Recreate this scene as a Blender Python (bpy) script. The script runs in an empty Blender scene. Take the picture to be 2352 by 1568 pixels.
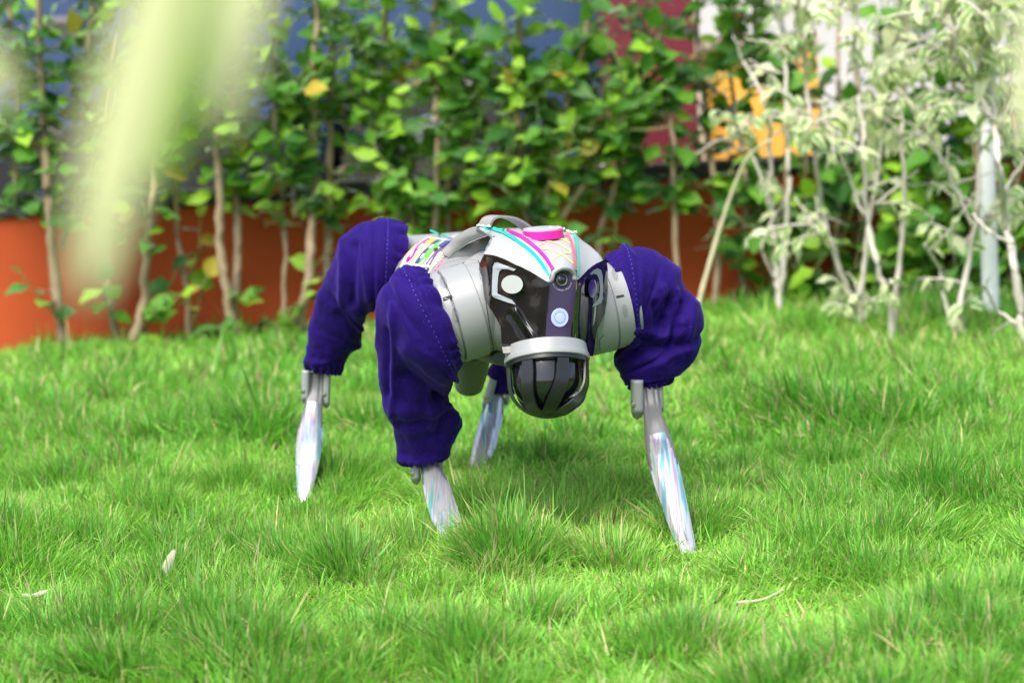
import bpy, bmesh, math, random
import numpy as np
from mathutils import Vector, Matrix, noise as mnoise
from mathutils.bvhtree import BVHTree
from mathutils.geometry import tessellate_polygon

random.seed(7)
SC = bpy.context.scene
COL = SC.collection
R = math.radians

# ------------------------------------------------------------------ camera
CAM_H = 0.442
PITCH, ROLL = R(5.72), R(3.2)
FPX = 4573.0                                   # focal length in units of a 2352 px wide picture
fwd = Vector((0, math.cos(PITCH), -math.sin(PITCH)))
up0 = Vector((0, math.sin(PITCH), math.cos(PITCH)))
rt0 = Vector((1, 0, 0))
rt = math.cos(ROLL) * rt0 - math.sin(ROLL) * up0
up = math.sin(ROLL) * rt0 + math.cos(ROLL) * up0
camd = bpy.data.cameras.new('camera')
cam = bpy.data.objects.new('camera', camd)
COL.objects.link(cam)
cam.matrix_world = Matrix(((rt.x, up.x, -fwd.x, 0), (rt.y, up.y, -fwd.y, 0), (rt.z, up.z, -fwd.z, CAM_H), (0, 0, 0, 1)))
camd.sensor_width = 36
camd.lens = FPX / 2352 * 36
camd.clip_start = 0.05
camd.clip_end = 400
camd.dof.use_dof = True
camd.dof.focus_distance = 2.13
camd.dof.aperture_fstop = 5.8
SC.camera = cam

# ------------------------------------------------------------------ light
world = bpy.data.worlds.new('World')
SC.world = world
world.use_nodes = True
wn = world.node_tree.nodes
wl = world.node_tree.links
SUN_EL, SUN_AZ = R(58), R(205)                  # azimuth clockwise from +Y (behind the camera, a little to the left)
sky = wn.new('ShaderNodeTexSky')
sky.sky_type = 'NISHITA'
sky.sun_disc = False
sky.sun_elevation = SUN_EL
sky.sun_rotation = SUN_AZ
sky.air_density = 1.0
sky.dust_density = 3.0
bg = wn['Background']
wl.new(sky.outputs[0], bg.inputs[0])
bg.inputs[1].default_value = 0.125
sund = bpy.data.lights.new('sun', 'SUN')
sund.energy = 2.8
sund.angle = R(40)
sund.color = (1.0, 0.96, 0.90)
sun = bpy.data.objects.new('sun', sund)
COL.objects.link(sun)
sdir = Vector((math.sin(SUN_AZ) * math.cos(SUN_EL), math.cos(SUN_AZ) * math.cos(SUN_EL), math.sin(SUN_EL)))
sun.rotation_euler = sdir.to_track_quat('Z', 'Y').to_euler()
sun.location = (0, 0, 8)
SC.view_settings.view_transform = 'Standard'
SC.view_settings.look = 'None'
SC.view_settings.gamma = 1
SC.view_settings.exposure = 1.02
SC.view_settings.use_curve_mapping = False
SC.cycles.max_bounces = 8
SC.cycles.transmission_bounces = 4
SC.cycles.use_denoising = True


# ------------------------------------------------------------------ helpers: pixels of the 2352 wide picture to rays
def ray(px, py):
    return (fwd * FPX + rt * (px - 1176) - up * (py - 784)).normalized()


O = Vector((0, 0, CAM_H))


def P(px, py, Y):
    d = ray(px, py)
    return O + d * (Y / d.y)


def ground_pt(px, py):
    d = ray(px, py)
    return O + d * (-CAM_H / d.z)


def on_plane(pt, n):
    def f(px, py):
        d = ray(px, py)
        return O + d * ((pt - O).dot(n) / d.dot(n))
    return f


def zf(x0, y0, s):
    """coordinates read off an enlarged detail -> picture units"""
    return lambda a, b: ((x0 + a / s) / 1.7415, (y0 + b / s) / 1.7415)


# ------------------------------------------------------------------ helpers: objects
def tag(o, label=None, cat=None, group=None, kind=None):
    if label: o['label'] = label
    if cat: o['category'] = cat
    if group: o['group'] = group
    if kind: o['kind'] = kind
    return o


def empty(name, loc=(0, 0, 0), label=None, cat=None, group=None):
    o = bpy.data.objects.new(name, None)
    o.empty_display_size = 0.05
    COL.objects.link(o)
    o.location = loc
    return tag(o, label, cat, group)


def mk(name, verts, faces, mat, parent=None, smooth=True, label=None):
    """verts in world space; a parent's chain carries its only offset on the thing itself"""
    off = Vector((0, 0, 0))
    p = parent
    while p is not None:
        off = off + p.location
        p = p.parent
    me = bpy.data.meshes.new(name)
    me.from_pydata([tuple(Vector(v) - off) for v in verts], [], faces)
    if mat is not None:
        me.materials.append(mat)
    if smooth:
        me.polygons.foreach_set('use_smooth', [True] * len(me.polygons))
    me.update()
    o = bpy.data.objects.new(name, me)
    COL.objects.link(o)
    if parent is not None:
        o.parent = parent
    if label: o['label'] = label
    return o


def flat_edges(o, ang=35):
    me = o.data
    bm = bmesh.new(); bm.from_mesh(me)
    for e in bm.edges:
        if len(e.link_faces) == 2 and e.calc_face_angle(0) > R(ang):
            e.smooth = False
    bm.to_mesh(me); bm.free()
    return o


def bvh_of(*objs):
    vs, fs = [], []
    for o in objs:
        off = Vector((0, 0, 0)); p = o
        while p is not None:
            off = off + p.location; p = p.parent
        n = len(vs)
        vs += [v.co + off for v in o.data.vertices]
        fs += [[i + n for i in f.vertices] for f in o.data.polygons]
    return BVHTree.FromPolygons(vs, fs)


def on_surf(bvh, off, fallbackY=2.2):
    last = [fallbackY]

    def f(px, py, extra=0.0):
        d = ray(px, py)
        h = bvh.ray_cast(O, d)
        if h[0] is None:
            return P(px, py, last[0])
        last[0] = h[0].y
        n = h[1]
        if n.dot(d) > 0: n = -n
        return h[0] + n * (off + extra)
    return f


def resample(poly, n, closed=True):
    pts = [Vector((p[0], p[1])) for p in poly]
    if closed: pts.append(pts[0])
    L = [0]
    for a, b in zip(pts, pts[1:]): L.append(L[-1] + (b - a).length)
    out = []
    m = n if closed else n - 1
    j = 0
    for i in range(n):
        t = L[-1] * i / m
        while j < len(L) - 2 and L[j + 1] < t: j += 1
        k = (t - L[j]) / max(1e-9, L[j + 1] - L[j])
        out.append(pts[j].lerp(pts[j + 1], min(1, max(0, k))))
    return out


def patch(name, poly, S, mat, parent, n=96, rings=10, thick=0.002, centre=None, label=None, jit=0.0, rim=0.0):
    """a thick sheet with the outline poly (picture units) lying on surface S"""
    q = resample(poly, n)
    c = Vector(centre) if centre else sum(q, Vector((0, 0))) / n
    verts, faces = [], []
    for r in range(rings):
        k = 1 - r / rings
        for i, p in enumerate(q):
            w = c.lerp(p, k)
            if jit and r == 0:
                w = w + Vector((mnoise.noise(Vector((i * .7, 3, 1))), mnoise.noise(Vector((i * .7, 9, 5))))) * jit
            verts.append(S(w.x, w.y))
    verts.append(S(c.x, c.y))
    for r in range(rings - 1):
        for i in range(n):
            j = (i + 1) % n
            faces.append((r * n + i, r * n + j, (r + 1) * n + j, (r + 1) * n + i))
    ce = len(verts) - 1
    b = (rings - 1) * n
    for i in range(n): faces.append((b + i, b + (i + 1) % n, ce))
    m = len(verts)
    back = []
    for v in verts:
        back.append(Vector(v) + (Vector(v) - O).normalized() * thick)
    verts = verts + back
    faces += [tuple(reversed([i + m for i in f])) for f in list(faces)]
    for i in range(n):
        j = (i + 1) % n
        faces.append((j, i, i + m, j + m))
    o = mk(name, verts, faces, mat, parent, label=label)
    return flat_edges(o, 50)


def strip(name, path, width, S, mat, parent, n=40, thick=0.0006, taper=0.0):
    q = resample(path, n, closed=False)
    verts, faces = [], []
    for i, p in enumerate(q):
        a = q[max(0, i - 1)]; b = q[min(n - 1, i + 1)]
        t = (b - a).normalized(); nn = Vector((-t.y, t.x))
        w = width * (1 - taper * i / n) / 2
        for s in (-1, -0.33, 0.33, 1):
            e = p + nn * w * s
            verts.append(S(e.x, e.y))
    for i in range(n - 1):
        for k in range(3):
            a = i * 4 + k
            faces.append((a, a + 1, a + 5, a + 4))
    return mk(name, verts, faces, mat, parent)


def poly_plate(name, poly, S, mat, parent, thick=0.0015, n=None):
    q = resample(poly, n) if n else [Vector(p) for p in poly]
    tris = tessellate_polygon([[Vector((p.x, p.y, 0)) for p in q]])
    m = len(q)
    fr = [S(p.x, p.y) for p in q]
    bk = [v + (v - O).normalized() * thick for v in fr]
    faces = [tuple(t) for t in tris] + [tuple(i + m for i in reversed(t)) for t in tris]
    for i in range(m):
        j = (i + 1) % m
        faces.append((i, j, j + m, i + m))
    o = mk(name, fr + bk, faces, mat, parent, smooth=False)
    bm = bmesh.new(); bm.from_mesh(o.data); bmesh.ops.recalc_face_normals(bm, faces=bm.faces); bm.to_mesh(o.data); bm.free()
    return o


def ell(cx, cy, rx, ry, n=36, rot=0):
    c, s = math.cos(rot), math.sin(rot)
    return [(cx + rx * math.cos(t) * c - ry * math.sin(t) * s, cy + rx * math.cos(t) * s + ry * math.sin(t) * c)
            for t in [2 * math.pi * i / n for i in range(n)]]


def frame(ax):
    ax = ax.normalized()
    u = Vector((0, 0, 1)).cross(ax)
    if u.length < 0.1: u = Vector((0, 1, 0)).cross(ax)
    u.normalize()
    return ax, u, ax.cross(u).normalized()


def revolve(name, c, ax, prof, mat, parent, seg=64, ang=35):
    ax, u, w = frame(ax)
    verts, faces = [], []
    for t, r in prof:
        for i in range(seg):
            a = 2 * math.pi * i / seg
            verts.append(c + ax * t + (u * math.cos(a) + w * math.sin(a)) * r)
    for k in range(len(prof) - 1):
        for i in range(seg):
            j = (i + 1) % seg
            faces.append((k * seg + i, k * seg + j, (k + 1) * seg + j, (k + 1) * seg + i))
    faces.append(tuple(reversed(range(seg))))
    faces.append(tuple(range((len(prof) - 1) * seg, len(prof) * seg)))
    return flat_edges(mk(name, verts, faces, mat, parent), ang)


def crom(p0, p1, p2, p3, t):
    return 0.5 * ((2 * p1) + (p2 - p0) * t + (2 * p0 - 5 * p1 + 4 * p2 - p3) * t * t + (3 * p1 - p0 - 3 * p2 + p3) * t ** 3)


def spline(pts, n):
    pts = [Vector(p) for p in pts]
    m = len(pts) - 1
    out = []
    for i in range(n):
        t = m * i / (n - 1)
        k = min(m - 1, int(t)); f = t - k
        out.append(crom(pts[max(0, k - 1)], pts[k], pts[k + 1], pts[min(m, k + 2)], f))
    return out


def tube(bmlist, pts, r0, r1, seg=7, wob=0.0, seed=0):
    """adds a tapered tube to (verts, faces)"""
    verts, faces = bmlist
    n = len(pts); base = len(verts)
    for i, p in enumerate(pts):
        a = pts[max(0, i - 1)]; b = pts[min(n - 1, i + 1)]
        ax, u, w = frame(b - a)
        r = r0 + (r1 - r0) * i / (n - 1)
        for k in range(seg):
            t = 2 * math.pi * k / seg
            rr = r * (1 + wob * mnoise.noise(Vector((seed + i * .6, math.cos(t) * .8, math.sin(t) * .8))))
            verts.append(p + (u * math.cos(t) + w * math.sin(t)) * rr)
    for i in range(n - 1):
        for k in range(seg):
            j = (k + 1) % seg
            faces.append((base + i * seg + k, base + i * seg + j, base + (i + 1) * seg + j, base + (i + 1) * seg + k))
    faces.append(tuple(base + k for k in reversed(range(seg))))
    faces.append(tuple(base + (n - 1) * seg + k for k in range(seg)))


def box(name, x0, x1, y0, y1, z0, z1, mat, parent=None, bev=0.0):
    v = [(x, y, z) for z in (z0, z1) for y in (y0, y1) for x in (x0, x1)]
    f = [(0, 2, 3, 1), (4, 5, 7, 6), (0, 1, 5, 4), (1, 3, 7, 5), (3, 2, 6, 7), (2, 0, 4, 6)]
    o = mk(name, v, f, mat, parent, smooth=False)
    if bev:
        bm = bmesh.new(); bm.from_mesh(o.data)
        bmesh.ops.bevel(bm, geom=list(bm.edges), offset=bev, segments=2, affect='EDGES', profile=0.7)
        bm.to_mesh(o.data); bm.free()
    return o


# ------------------------------------------------------------------ materials
def mat(name, col, rough=0.5, metal=0.0, var=0.06, vscale=30, bump=0.0, bscale=200, spec=0.5, **kw):
    m = bpy.data.materials.new(name)
    m.use_nodes = True
    nt = m.node_tree; N = nt.nodes; L = nt.links
    b = N['Principled BSDF']
    b.inputs['Roughness'].default_value = rough
    b.inputs['Metallic'].default_value = metal
    b.inputs['Specular IOR Level'].default_value = spec
    tc = N.new('ShaderNodeTexCoord')
    nz = N.new('ShaderNodeTexNoise'); nz.inputs['Scale'].default_value = vscale; nz.inputs['Detail'].default_value = 5
    L.new(tc.outputs['Object'], nz.inputs['Vector'])
    mx = N.new('ShaderNodeMix'); mx.data_type = 'RGBA'
    L.new(nz.outputs['Fac'], mx.inputs['Factor'])
    c = Vector(col)
    mx.inputs['A'].default_value = (*(c * (1 - var * 2)), 1)
    mx.inputs['B'].default_value = (*[min(1, x) for x in (c * (1 + var * 2))], 1)
    L.new(mx.outputs['Result'], b.inputs['Base Color'])
    if bump:
        n2 = N.new('ShaderNodeTexNoise'); n2.inputs['Scale'].default_value = bscale; n2.inputs['Detail'].default_value = 4
        L.new(tc.outputs['Object'], n2.inputs['Vector'])
        bp = N.new('ShaderNodeBump'); bp.inputs['Strength'].default_value = bump; bp.inputs['Distance'].default_value = 0.002
        L.new(n2.outputs['Fac'], bp.inputs['Height']); L.new(bp.outputs[0], b.inputs['Normal'])
    for k, v in kw.items():
        b.inputs[k.replace('_', ' ')].default_value = v
    return m


def leaf_mat(name, cols, trans=0.45, rough=0.45, edge=None, vein=True, island=False):
    """thin leaf: diffuse + translucent + a soft gloss; colour differs from leaf to leaf"""
    m = bpy.data.materials.new(name); m.use_nodes = True
    nt = m.node_tree; N = nt.nodes; L = nt.links
    N.remove(N['Principled BSDF']); out = N['Material Output']
    oi = N.new('ShaderNodeObjectInfo')
    src = oi.outputs['Random']
    if island:
        gi = N.new('ShaderNodeNewGeometry'); src = gi.outputs['Random Per Island']
    cr = N.new('ShaderNodeValToRGB')
    L.new(src, cr.inputs[0])
    el = cr.color_ramp.elements
    while len(el) < len(cols): el.new(0.5)
    for i, c in enumerate(cols):
        el[i].position = i / max(1, len(cols) - 1); el[i].color = (*c, 1)
    colr = cr.outputs[0]
    tc = N.new('ShaderNodeTexCoord')
    if edge:
        # variegation: cream margin around a green middle (leaf runs along +Y from 0 to 1, half width along X)
        sp = N.new('ShaderNodeSeparateXYZ'); L.new(tc.outputs['Object'], sp.inputs[0])
        ab = N.new('ShaderNodeMath'); ab.operation = 'ABSOLUTE'; L.new(sp.outputs['X'], ab.inputs[0])
        nz = N.new('ShaderNodeTexNoise'); nz.inputs['Scale'].default_value = 7; L.new(tc.outputs['Object'], nz.inputs['Vector'])
        ad = N.new('ShaderNodeMath'); ad.operation = 'MULTIPLY_ADD'; L.new(nz.outputs['Fac'], ad.inputs[0]); ad.inputs[1].default_value = 0.30
        L.new(ab.outputs[0], ad.inputs[2])
        cr2 = N.new('ShaderNodeValToRGB'); L.new(ad.outputs[0], cr2.inputs[0])
        cr2.color_ramp.elements[0].position = edge[1]; cr2.color_ramp.elements[0].color = (0, 0, 0, 1)
        cr2.color_ramp.elements[1].position = edge[1] + 0.05; cr2.color_ramp.elements[1].color = (1, 1, 1, 1)
        mx = N.new('ShaderNodeMix'); mx.data_type = 'RGBA'; L.new(cr2.outputs[0], mx.inputs['Factor'])
        L.new(colr, mx.inputs['A']); mx.inputs['B'].default_value = (*edge[0], 1)
        colr = mx.outputs['Result']
    elif vein:
        nz = N.new('ShaderNodeTexNoise'); nz.inputs['Scale'].default_value = 3.5; nz.inputs['Detail'].default_value = 4
        L.new(tc.outputs['Object'], nz.inputs['Vector'])
        mx = N.new('ShaderNodeMix'); mx.data_type = 'RGBA'; mx.blend_type = 'MULTIPLY'; mx.inputs['Factor'].default_value = 0.6
        cr3 = N.new('ShaderNodeValToRGB'); L.new(nz.outputs['Fac'], cr3.inputs[0])
        cr3.color_ramp.elements[0].position = .3; cr3.color_ramp.elements[0].color = (.6, .62, .5, 1)
        cr3.color_ramp.elements[1].position = .7; cr3.color_ramp.elements[1].color = (1.3, 1.2, 1.1, 1)
        L.new(colr, mx.inputs['A']); L.new(cr3.outputs[0], mx.inputs['B']); colr = mx.outputs['Result']
    di = N.new('ShaderNodeBsdfDiffuse'); tr = N.new('ShaderNodeBsdfTranslucent'); gl = N.new('ShaderNodeBsdfGlossy')
    L.new(colr, di.inputs[0])
    hs = N.new('ShaderNodeHueSaturation'); hs.inputs['Value'].default_value = 1.3; hs.inputs['Saturation'].default_value = 1.1; hs.inputs['Hue'].default_value = 0.485
    L.new(colr, hs.inputs['Color']); L.new(hs.outputs[0], tr.inputs[0])
    gl.inputs['Roughness'].default_value = rough
    m1 = N.new('ShaderNodeMixShader'); m1.inputs[0].default_value = trans
    L.new(di.outputs[0], m1.inputs[1]); L.new(tr.outputs[0], m1.inputs[2])
    fr = N.new('ShaderNodeFresnel'); fr.inputs[0].default_value = 1.25
    m2 = N.new('ShaderNodeMixShader'); L.new(fr.outputs[0], m2.inputs[0])
    L.new(m1.outputs[0], m2.inputs[1]); L.new(gl.outputs[0], m2.inputs[2])
    L.new(m2.outputs[0], out.inputs[0])
    return m


M = {}
M['shell'] = mat('pale_grey_shell', (0.28, 0.29, 0.29), 0.36, var=0.02, bump=0.03, bscale=900)
M['white'] = mat('white_hood', (0.345, 0.355, 0.36), 0.42, var=0.015)
M['grey'] = mat('mid_grey_plastic', (0.12, 0.123, 0.125), 0.42, var=0.05)
M['beige'] = mat('warm_grey_plastic', (0.17, 0.17, 0.145), 0.5, var=0.05)
M['dark'] = mat('dark_plastic', (0.010, 0.010, 0.012), 0.5, var=0.1)
M['black'] = mat('black_gloss', (0.006, 0.006, 0.007), 0.04, var=0.1, spec=0.8)
M['seam'] = mat('seam_shadow_gap', (0.02, 0.02, 0.02), 0.8)
M['steel'] = mat('steel_screw', (0.5, 0.5, 0.5), 0.25, metal=1)
M['strip'] = mat('purple_black_strip', (0.050, 0.035, 0.085), 0.45, var=0.05, vscale=900)
M['lens'] = mat('lens_glass', (0.008, 0.006, 0.02), 0.03, spec=1.0)
M['silver'] = mat('silver_mark', (0.34, 0.37, 0.40), 0.35, var=0.03)
M['mirror'] = mat('mirror_disc', (0.62, 0.60, 0.54), 0.08, metal=1.0, var=0.02)
M['mirror_violet'] = mat('violet_mirror_disc', (0.25, 0.24, 0.42), 0.15, metal=1.0)
M['pink'] = mat('pink_foil_tape', (0.80, 0.015, 0.33), 0.22, var=0.15, vscale=150, metal=0.1)
M['red'] = mat('pinkish_red_tape', (0.72, 0.12, 0.17), 0.3, var=0.15, vscale=150)
M['teal'] = mat('teal_tape', (0.0, 0.52, 0.36), 0.3, var=0.12, vscale=120)
M['yellow'] = mat('yellow_line', (0.80, 0.78, 0.22), 0.45)
M['holo'] = mat('pale_iridescent_film', (0.72, 0.72, 0.80), 0.15, metal=0.4, var=0.08, vscale=60)
M['glue'] = mat('dried_glue', (0.75, 0.74, 0.70), 0.4)
M['paper'] = mat('white_sticker', (0.82, 0.82, 0.83), 0.35, var=0.01)
M['orange'] = mat('orange_print', (0.75, 0.42, 0.05), 0.4)
M['navy'] = mat('navy_print', (0.03, 0.05, 0.18), 0.4)
M['green'] = mat('green_print', (0.12, 0.55, 0.06), 0.4)
M['violet'] = mat('violet_print', (0.13, 0.05, 0.22), 0.4)
M['crimson'] = mat('crimson_print', (0.75, 0.02, 0.12), 0.4)
M['thread'] = mat('light_blue_thread', (0.045, 0.035, 0.30), 0.7)
M['stem'] = mat('brown_bark', (0.32, 0.235, 0.145), 0.85, var=0.25, vscale=25, bump=0.6, bscale=90)
M['palestem'] = mat('pale_grey_bark', (0.57, 0.52, 0.44), 0.85, var=0.22, vscale=30, bump=0.6, bscale=90)
M['greentwig'] = mat('green_twig', (0.20, 0.26, 0.07), 0.7, var=0.2)
M['straw'] = mat('dry_straw', (0.55, 0.52, 0.33), 0.7, var=0.15)
M['dead'] = mat('dead_leaf', (0.62, 0.56, 0.45), 0.7, var=0.2, vscale=60)
M['deadtan'] = mat('tan_dead_leaf', (0.62, 0.42, 0.18), 0.7, var=0.2, vscale=60)
M['wall'] = mat('orange_red_painted_wall', (0.47, 0.068, 0.010), 0.85, var=0.16, vscale=3.5, bump=0.4, bscale=60)
M['coping'] = mat('dark_coping', (0.02, 0.02, 0.028), 0.5)
M['lip'] = mat('pale_metal_edge', (0.20, 0.17, 0.19), 0.4)
M['pillar'] = mat('maroon_paint', (0.15, 0.008, 0.022), 0.6, var=0.12, vscale=4)
M['cream'] = mat('cream_edge', (0.75, 0.60, 0.48), 0.7)
M['orangewall'] = mat('bright_orange_paint', (0.95, 0.46, 0.06), 0.8, var=0.06, vscale=2)
M['pale'] = mat('pale_concrete', (0.20, 0.19, 0.18), 0.85, var=0.1, vscale=2)
M['soil'] = mat('lawn_soil', (0.045, 0.055, 0.018), 0.95, var=0.3, vscale=40)
M['carpaint'] = mat('blue_car_paint', (0.050, 0.090, 0.19), 0.25, metal=0.35, var=0.03)
M['tyre'] = mat('tyre_rubber', (0.015, 0.015, 0.016), 0.8)
M['carglass'] = mat('car_window_glass', (0.03, 0.05, 0.07), 0.05, spec=1.0)
M['pvc'] = mat('white_pipe', (0.85, 0.86, 0.88), 0.35, var=0.02)

# velvet
m = mat('violet_velvet', (0.0110, 0.0011, 0.100), 0.78, var=0.12, vscale=18, bump=0.25, bscale=700, spec=0.15,
        Sheen_Weight=0.20, Sheen_Roughness=0.45)
m.node_tree.nodes['Principled BSDF'].inputs['Sheen Tint'].default_value = (0.30, 0.20, 1.0, 1)
nt = m.node_tree; N = nt.nodes; L = nt.links
tc = N.new('ShaderNodeTexCoord'); vo = N.new('ShaderNodeTexVoronoi'); vo.inputs['Scale'].default_value = 210
L.new(tc.outputs['Object'], vo.inputs['Vector'])
cr = N.new('ShaderNodeValToRGB'); cr.color_ramp.elements[0].position = 0.05; cr.color_ramp.elements[0].color = (1, 1, 1, 1)
cr.color_ramp.elements[1].position = 0.075; cr.color_ramp.elements[1].color = (0, 0, 0, 1)
L.new(vo.outputs['Distance'], cr.inputs[0])
b = N['Principled BSDF']; old = b.inputs['Base Color'].links[0].from_socket
mx = N.new('ShaderNodeMix'); mx.data_type = 'RGBA'; L.new(cr.outputs[0], mx.inputs['Factor']); L.new(old, mx.inputs['A'])
mx.inputs['B'].default_value = (0.16, 0.12, 0.30, 1); L.new(mx.outputs['Result'], b.inputs['Base Color'])
M['velvet'] = m

# glossy black adhesive film, wrinkled
m = mat('wrinkled_black_film', (0.010, 0.008, 0.008), 0.09, var=0.2, vscale=60, spec=0.42, bump=0.0)
nt = m.node_tree; N = nt.nodes; L = nt.links
tc = N.new('ShaderNodeTexCoord'); n2 = N.new('ShaderNodeTexNoise'); n2.inputs['Scale'].default_value = 16; n2.inputs['Detail'].default_value = 3; n2.inputs['Distortion'].default_value = 0.5
L.new(tc.outputs['Object'], n2.inputs['Vector'])
bp = N.new('ShaderNodeBump'); bp.inputs['Strength'].default_value = 0.07; bp.inputs['Distance'].default_value = 0.006
L.new(n2.outputs['Fac'], bp.inputs['Height']); L.new(bp.outputs[0], N['Principled BSDF'].inputs['Normal'])
M['film'] = m

# holographic foil: streaks that run along the shin
m = bpy.data.materials.new('holographic_foil'); m.use_nodes = True
nt = m.node_tree; N = nt.nodes; L = nt.links; b = N['Principled BSDF']
tc = N.new('ShaderNodeTexCoord'); mp = N.new('ShaderNodeMapping')
mp.inputs['Scale'].default_value = (85, 6, 3)
L.new(tc.outputs['Object'], mp.inputs['Vector'])
nz = N.new('ShaderNodeTexNoise'); nz.inputs['Scale'].default_value = 1.0; nz.inputs['Detail'].default_value = 3; nz.inputs['Distortion'].default_value = 0.15
L.new(mp.outputs[0], nz.inputs['Vector'])
cr = N.new('ShaderNodeValToRGB'); e = cr.color_ramp.elements
stops = [(0.34, (.30, .34, .46)), (0.41, (.22, .56, .62)), (0.445, (.66, .69, .70)), (0.51, (.58, .60, .62)), (0.535, (.46, .36, .62)), (0.56, (.70, .56, .54)), (0.59, (.66, .70, .68)), (0.66, (.20, .56, .46))]
while len(e) < len(stops): e.new(0.5)
for i, (p_, c_) in enumerate(stops): e[i].position = p_; e[i].color = (*c_, 1)
L.new(nz.outputs['Fac'], cr.inputs[0]); L.new(cr.outputs[0], b.inputs['Base Color'])
b.inputs['Metallic'].default_value = 0.62; b.inputs['Roughness'].default_value = 0.13
bp = N.new('ShaderNodeBump'); bp.inputs['Strength'].default_value = 0.35; bp.inputs['Distance'].default_value = 0.003
L.new(nz.outputs['Fac'], bp.inputs['Height']); L.new(bp.outputs[0], b.inputs['Normal'])
M['foil'] = m

# the lit ring
m = bpy.data.materials.new('lit_blue_white_lamp'); m.use_nodes = True
b = m.node_tree.nodes['Principled BSDF']; b.inputs['Base Color'].default_value = (0.10, 0.12, 0.25, 1)
b.inputs['Emission Color'].default_value = (0.50, 0.56, 1.0, 1); b.inputs['Emission Strength'].default_value = 0.52
M['lamp'] = m
m = m.copy(); m.name = 'lit_blue_lamp_centre'; m.node_tree.nodes['Principled BSDF'].inputs['Emission Color'].default_value = (0.05, 0.26, 1.0, 1)
M['lampblue'] = m

# tinted dome
M['core'] = mat('black_sensor_core', (0.010, 0.010, 0.012), 0.06, spec=0.9)
M['cage'] = mat('dark_grey_cage', (0.014, 0.0145, 0.016), 0.32)

# grass: colour per blade from an attribute
m = bpy.data.materials.new('grass_blade'); m.use_nodes = True
nt = m.node_tree; N = nt.nodes; L = nt.links; N.remove(N['Principled BSDF']); out = N['Material Output']
at = N.new('ShaderNodeAttribute'); at.attribute_name = 'Col'
di = N.new('ShaderNodeBsdfDiffuse'); tr = N.new('ShaderNodeBsdfTranslucent'); gl = N.new('ShaderNodeBsdfGlossy'); gl.inputs['Roughness'].default_value = 0.5
L.new(at.outputs['Color'], di.inputs[0])
hs = N.new('ShaderNodeHueSaturation'); hs.inputs['Value'].default_value = 1.35; hs.inputs['Hue'].default_value = 0.49
L.new(at.outputs['Color'], hs.inputs['Color']); L.new(hs.outputs[0], tr.inputs[0])
m1 = N.new('ShaderNodeMixShader'); m1.inputs[0].default_value = 0.5
L.new(di.outputs[0], m1.inputs[1]); L.new(tr.outputs[0], m1.inputs[2])
m2 = N.new('ShaderNodeMixShader'); m2.inputs[0].default_value = 0.025
L.new(m1.outputs[0], m2.inputs[1]); L.new(gl.outputs[0], m2.inputs[2]); L.new(m2.outputs[0], out.inputs[0])
M['grass'] = m

M['leafmid'] = leaf_mat('green_leaf', [(0.060, 0.20, 0.020), (0.11, 0.33, 0.03), (0.17, 0.43, 0.035), (0.08, 0.26, 0.06)])
M['leaflight'] = leaf_mat('young_green_leaf', [(0.30, 0.62, 0.03), (0.42, 0.72, 0.07), (0.26, 0.56, 0.06)], trans=0.5)
M['leafdark'] = leaf_mat('deep_green_leaf', [(0.03, 0.11, 0.02), (0.045, 0.16, 0.03), (0.06, 0.19, 0.045)], trans=0.35, rough=0.35)
M['leafyellow'] = leaf_mat('yellowing_leaf', [(0.55, 0.42, 0.04), (0.42, 0.42, 0.05), (0.50, 0.30, 0.10)], trans=0.45)
M['leafcream'] = leaf_mat('variegated_leaf', [(0.18, 0.38, 0.12), (0.30, 0.46, 0.16), (0.40, 0.52, 0.24)], edge=((0.90, 0.95, 0.58), 0.235), trans=.55)  # variegated margin; its cream is lightened to stand in for strong sun
M['leafpale'] = leaf_mat('pale_variegated_leaf', [(0.72, 0.78, 0.45), (0.80, 0.84, 0.58)], edge=((0.93, 0.96, 0.68), 0.34), trans=.55)  # paler leaves, strong sunlight likewise put into the colour


# ------------------------------------------------------------------ ground
def vnoise(x, y, seed=0):
    """vectorised value noise"""
    xi = np.floor(x).astype(np.int64); yi = np.floor(y).astype(np.int64)
    xf = x - xi; yf = y - yi
    u = xf * xf * (3 - 2 * xf); v = yf * yf * (3 - 2 * yf)

    def h(a, b):
        n = (a * 374761393 + b * 668265263 + seed * 1274126177) & 0x7fffffff
        n = ((n ^ (n >> 13)) * 1274126177) & 0x7fffffff
        return ((n ^ (n >> 16)) & 0xffff) / 65535.0
    return (h(xi, yi) * (1 - u) + h(xi + 1, yi) * u) * (1 - v) + (h(xi, yi + 1) * (1 - u) + h(xi + 1, yi + 1) * u) * v


# tussocks seen in the picture: (px, py of its foot, radius m, extra height)
TUFTS = [(640, 1530, .085, .95), (400, 1440, .07, .6), (1175, 1285, .075, 1.25), (1325, 1170, .055, .45), (1960, 960, .20, 1.0), (2200, 900, .2, .7), (1880, 1290, .11, .7),
         (560, 1010, .14, .8), (130, 1100, .14, .7), (860, 990, .12, .5), (1640, 830, .14, .6), (1300, 1010, .10, .4),
         (40, 1290, .1, .6), (1000, 1500, .1, .4), (300, 1020, .1, .5), (1900, 760, .25, .8), (1750, 740, .2, .8), (2250, 760, .25, .7), (880, 1130, .1, .6), (250, 900, .15, .4),
         (2150, 1130, .12, .5), (2280, 1480, .12, .5), (1480, 1480, .1, .35), (1840, 1480, .1, .4), (620, 860, .2, .4), (1430, 1060, .1, .5), (60, 1540, .1, .8), (780, 1300, .09, .4)]
TW = [(ground_pt(a, b), r, h * .8) for a, b, r, h in TUFTS]


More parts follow.
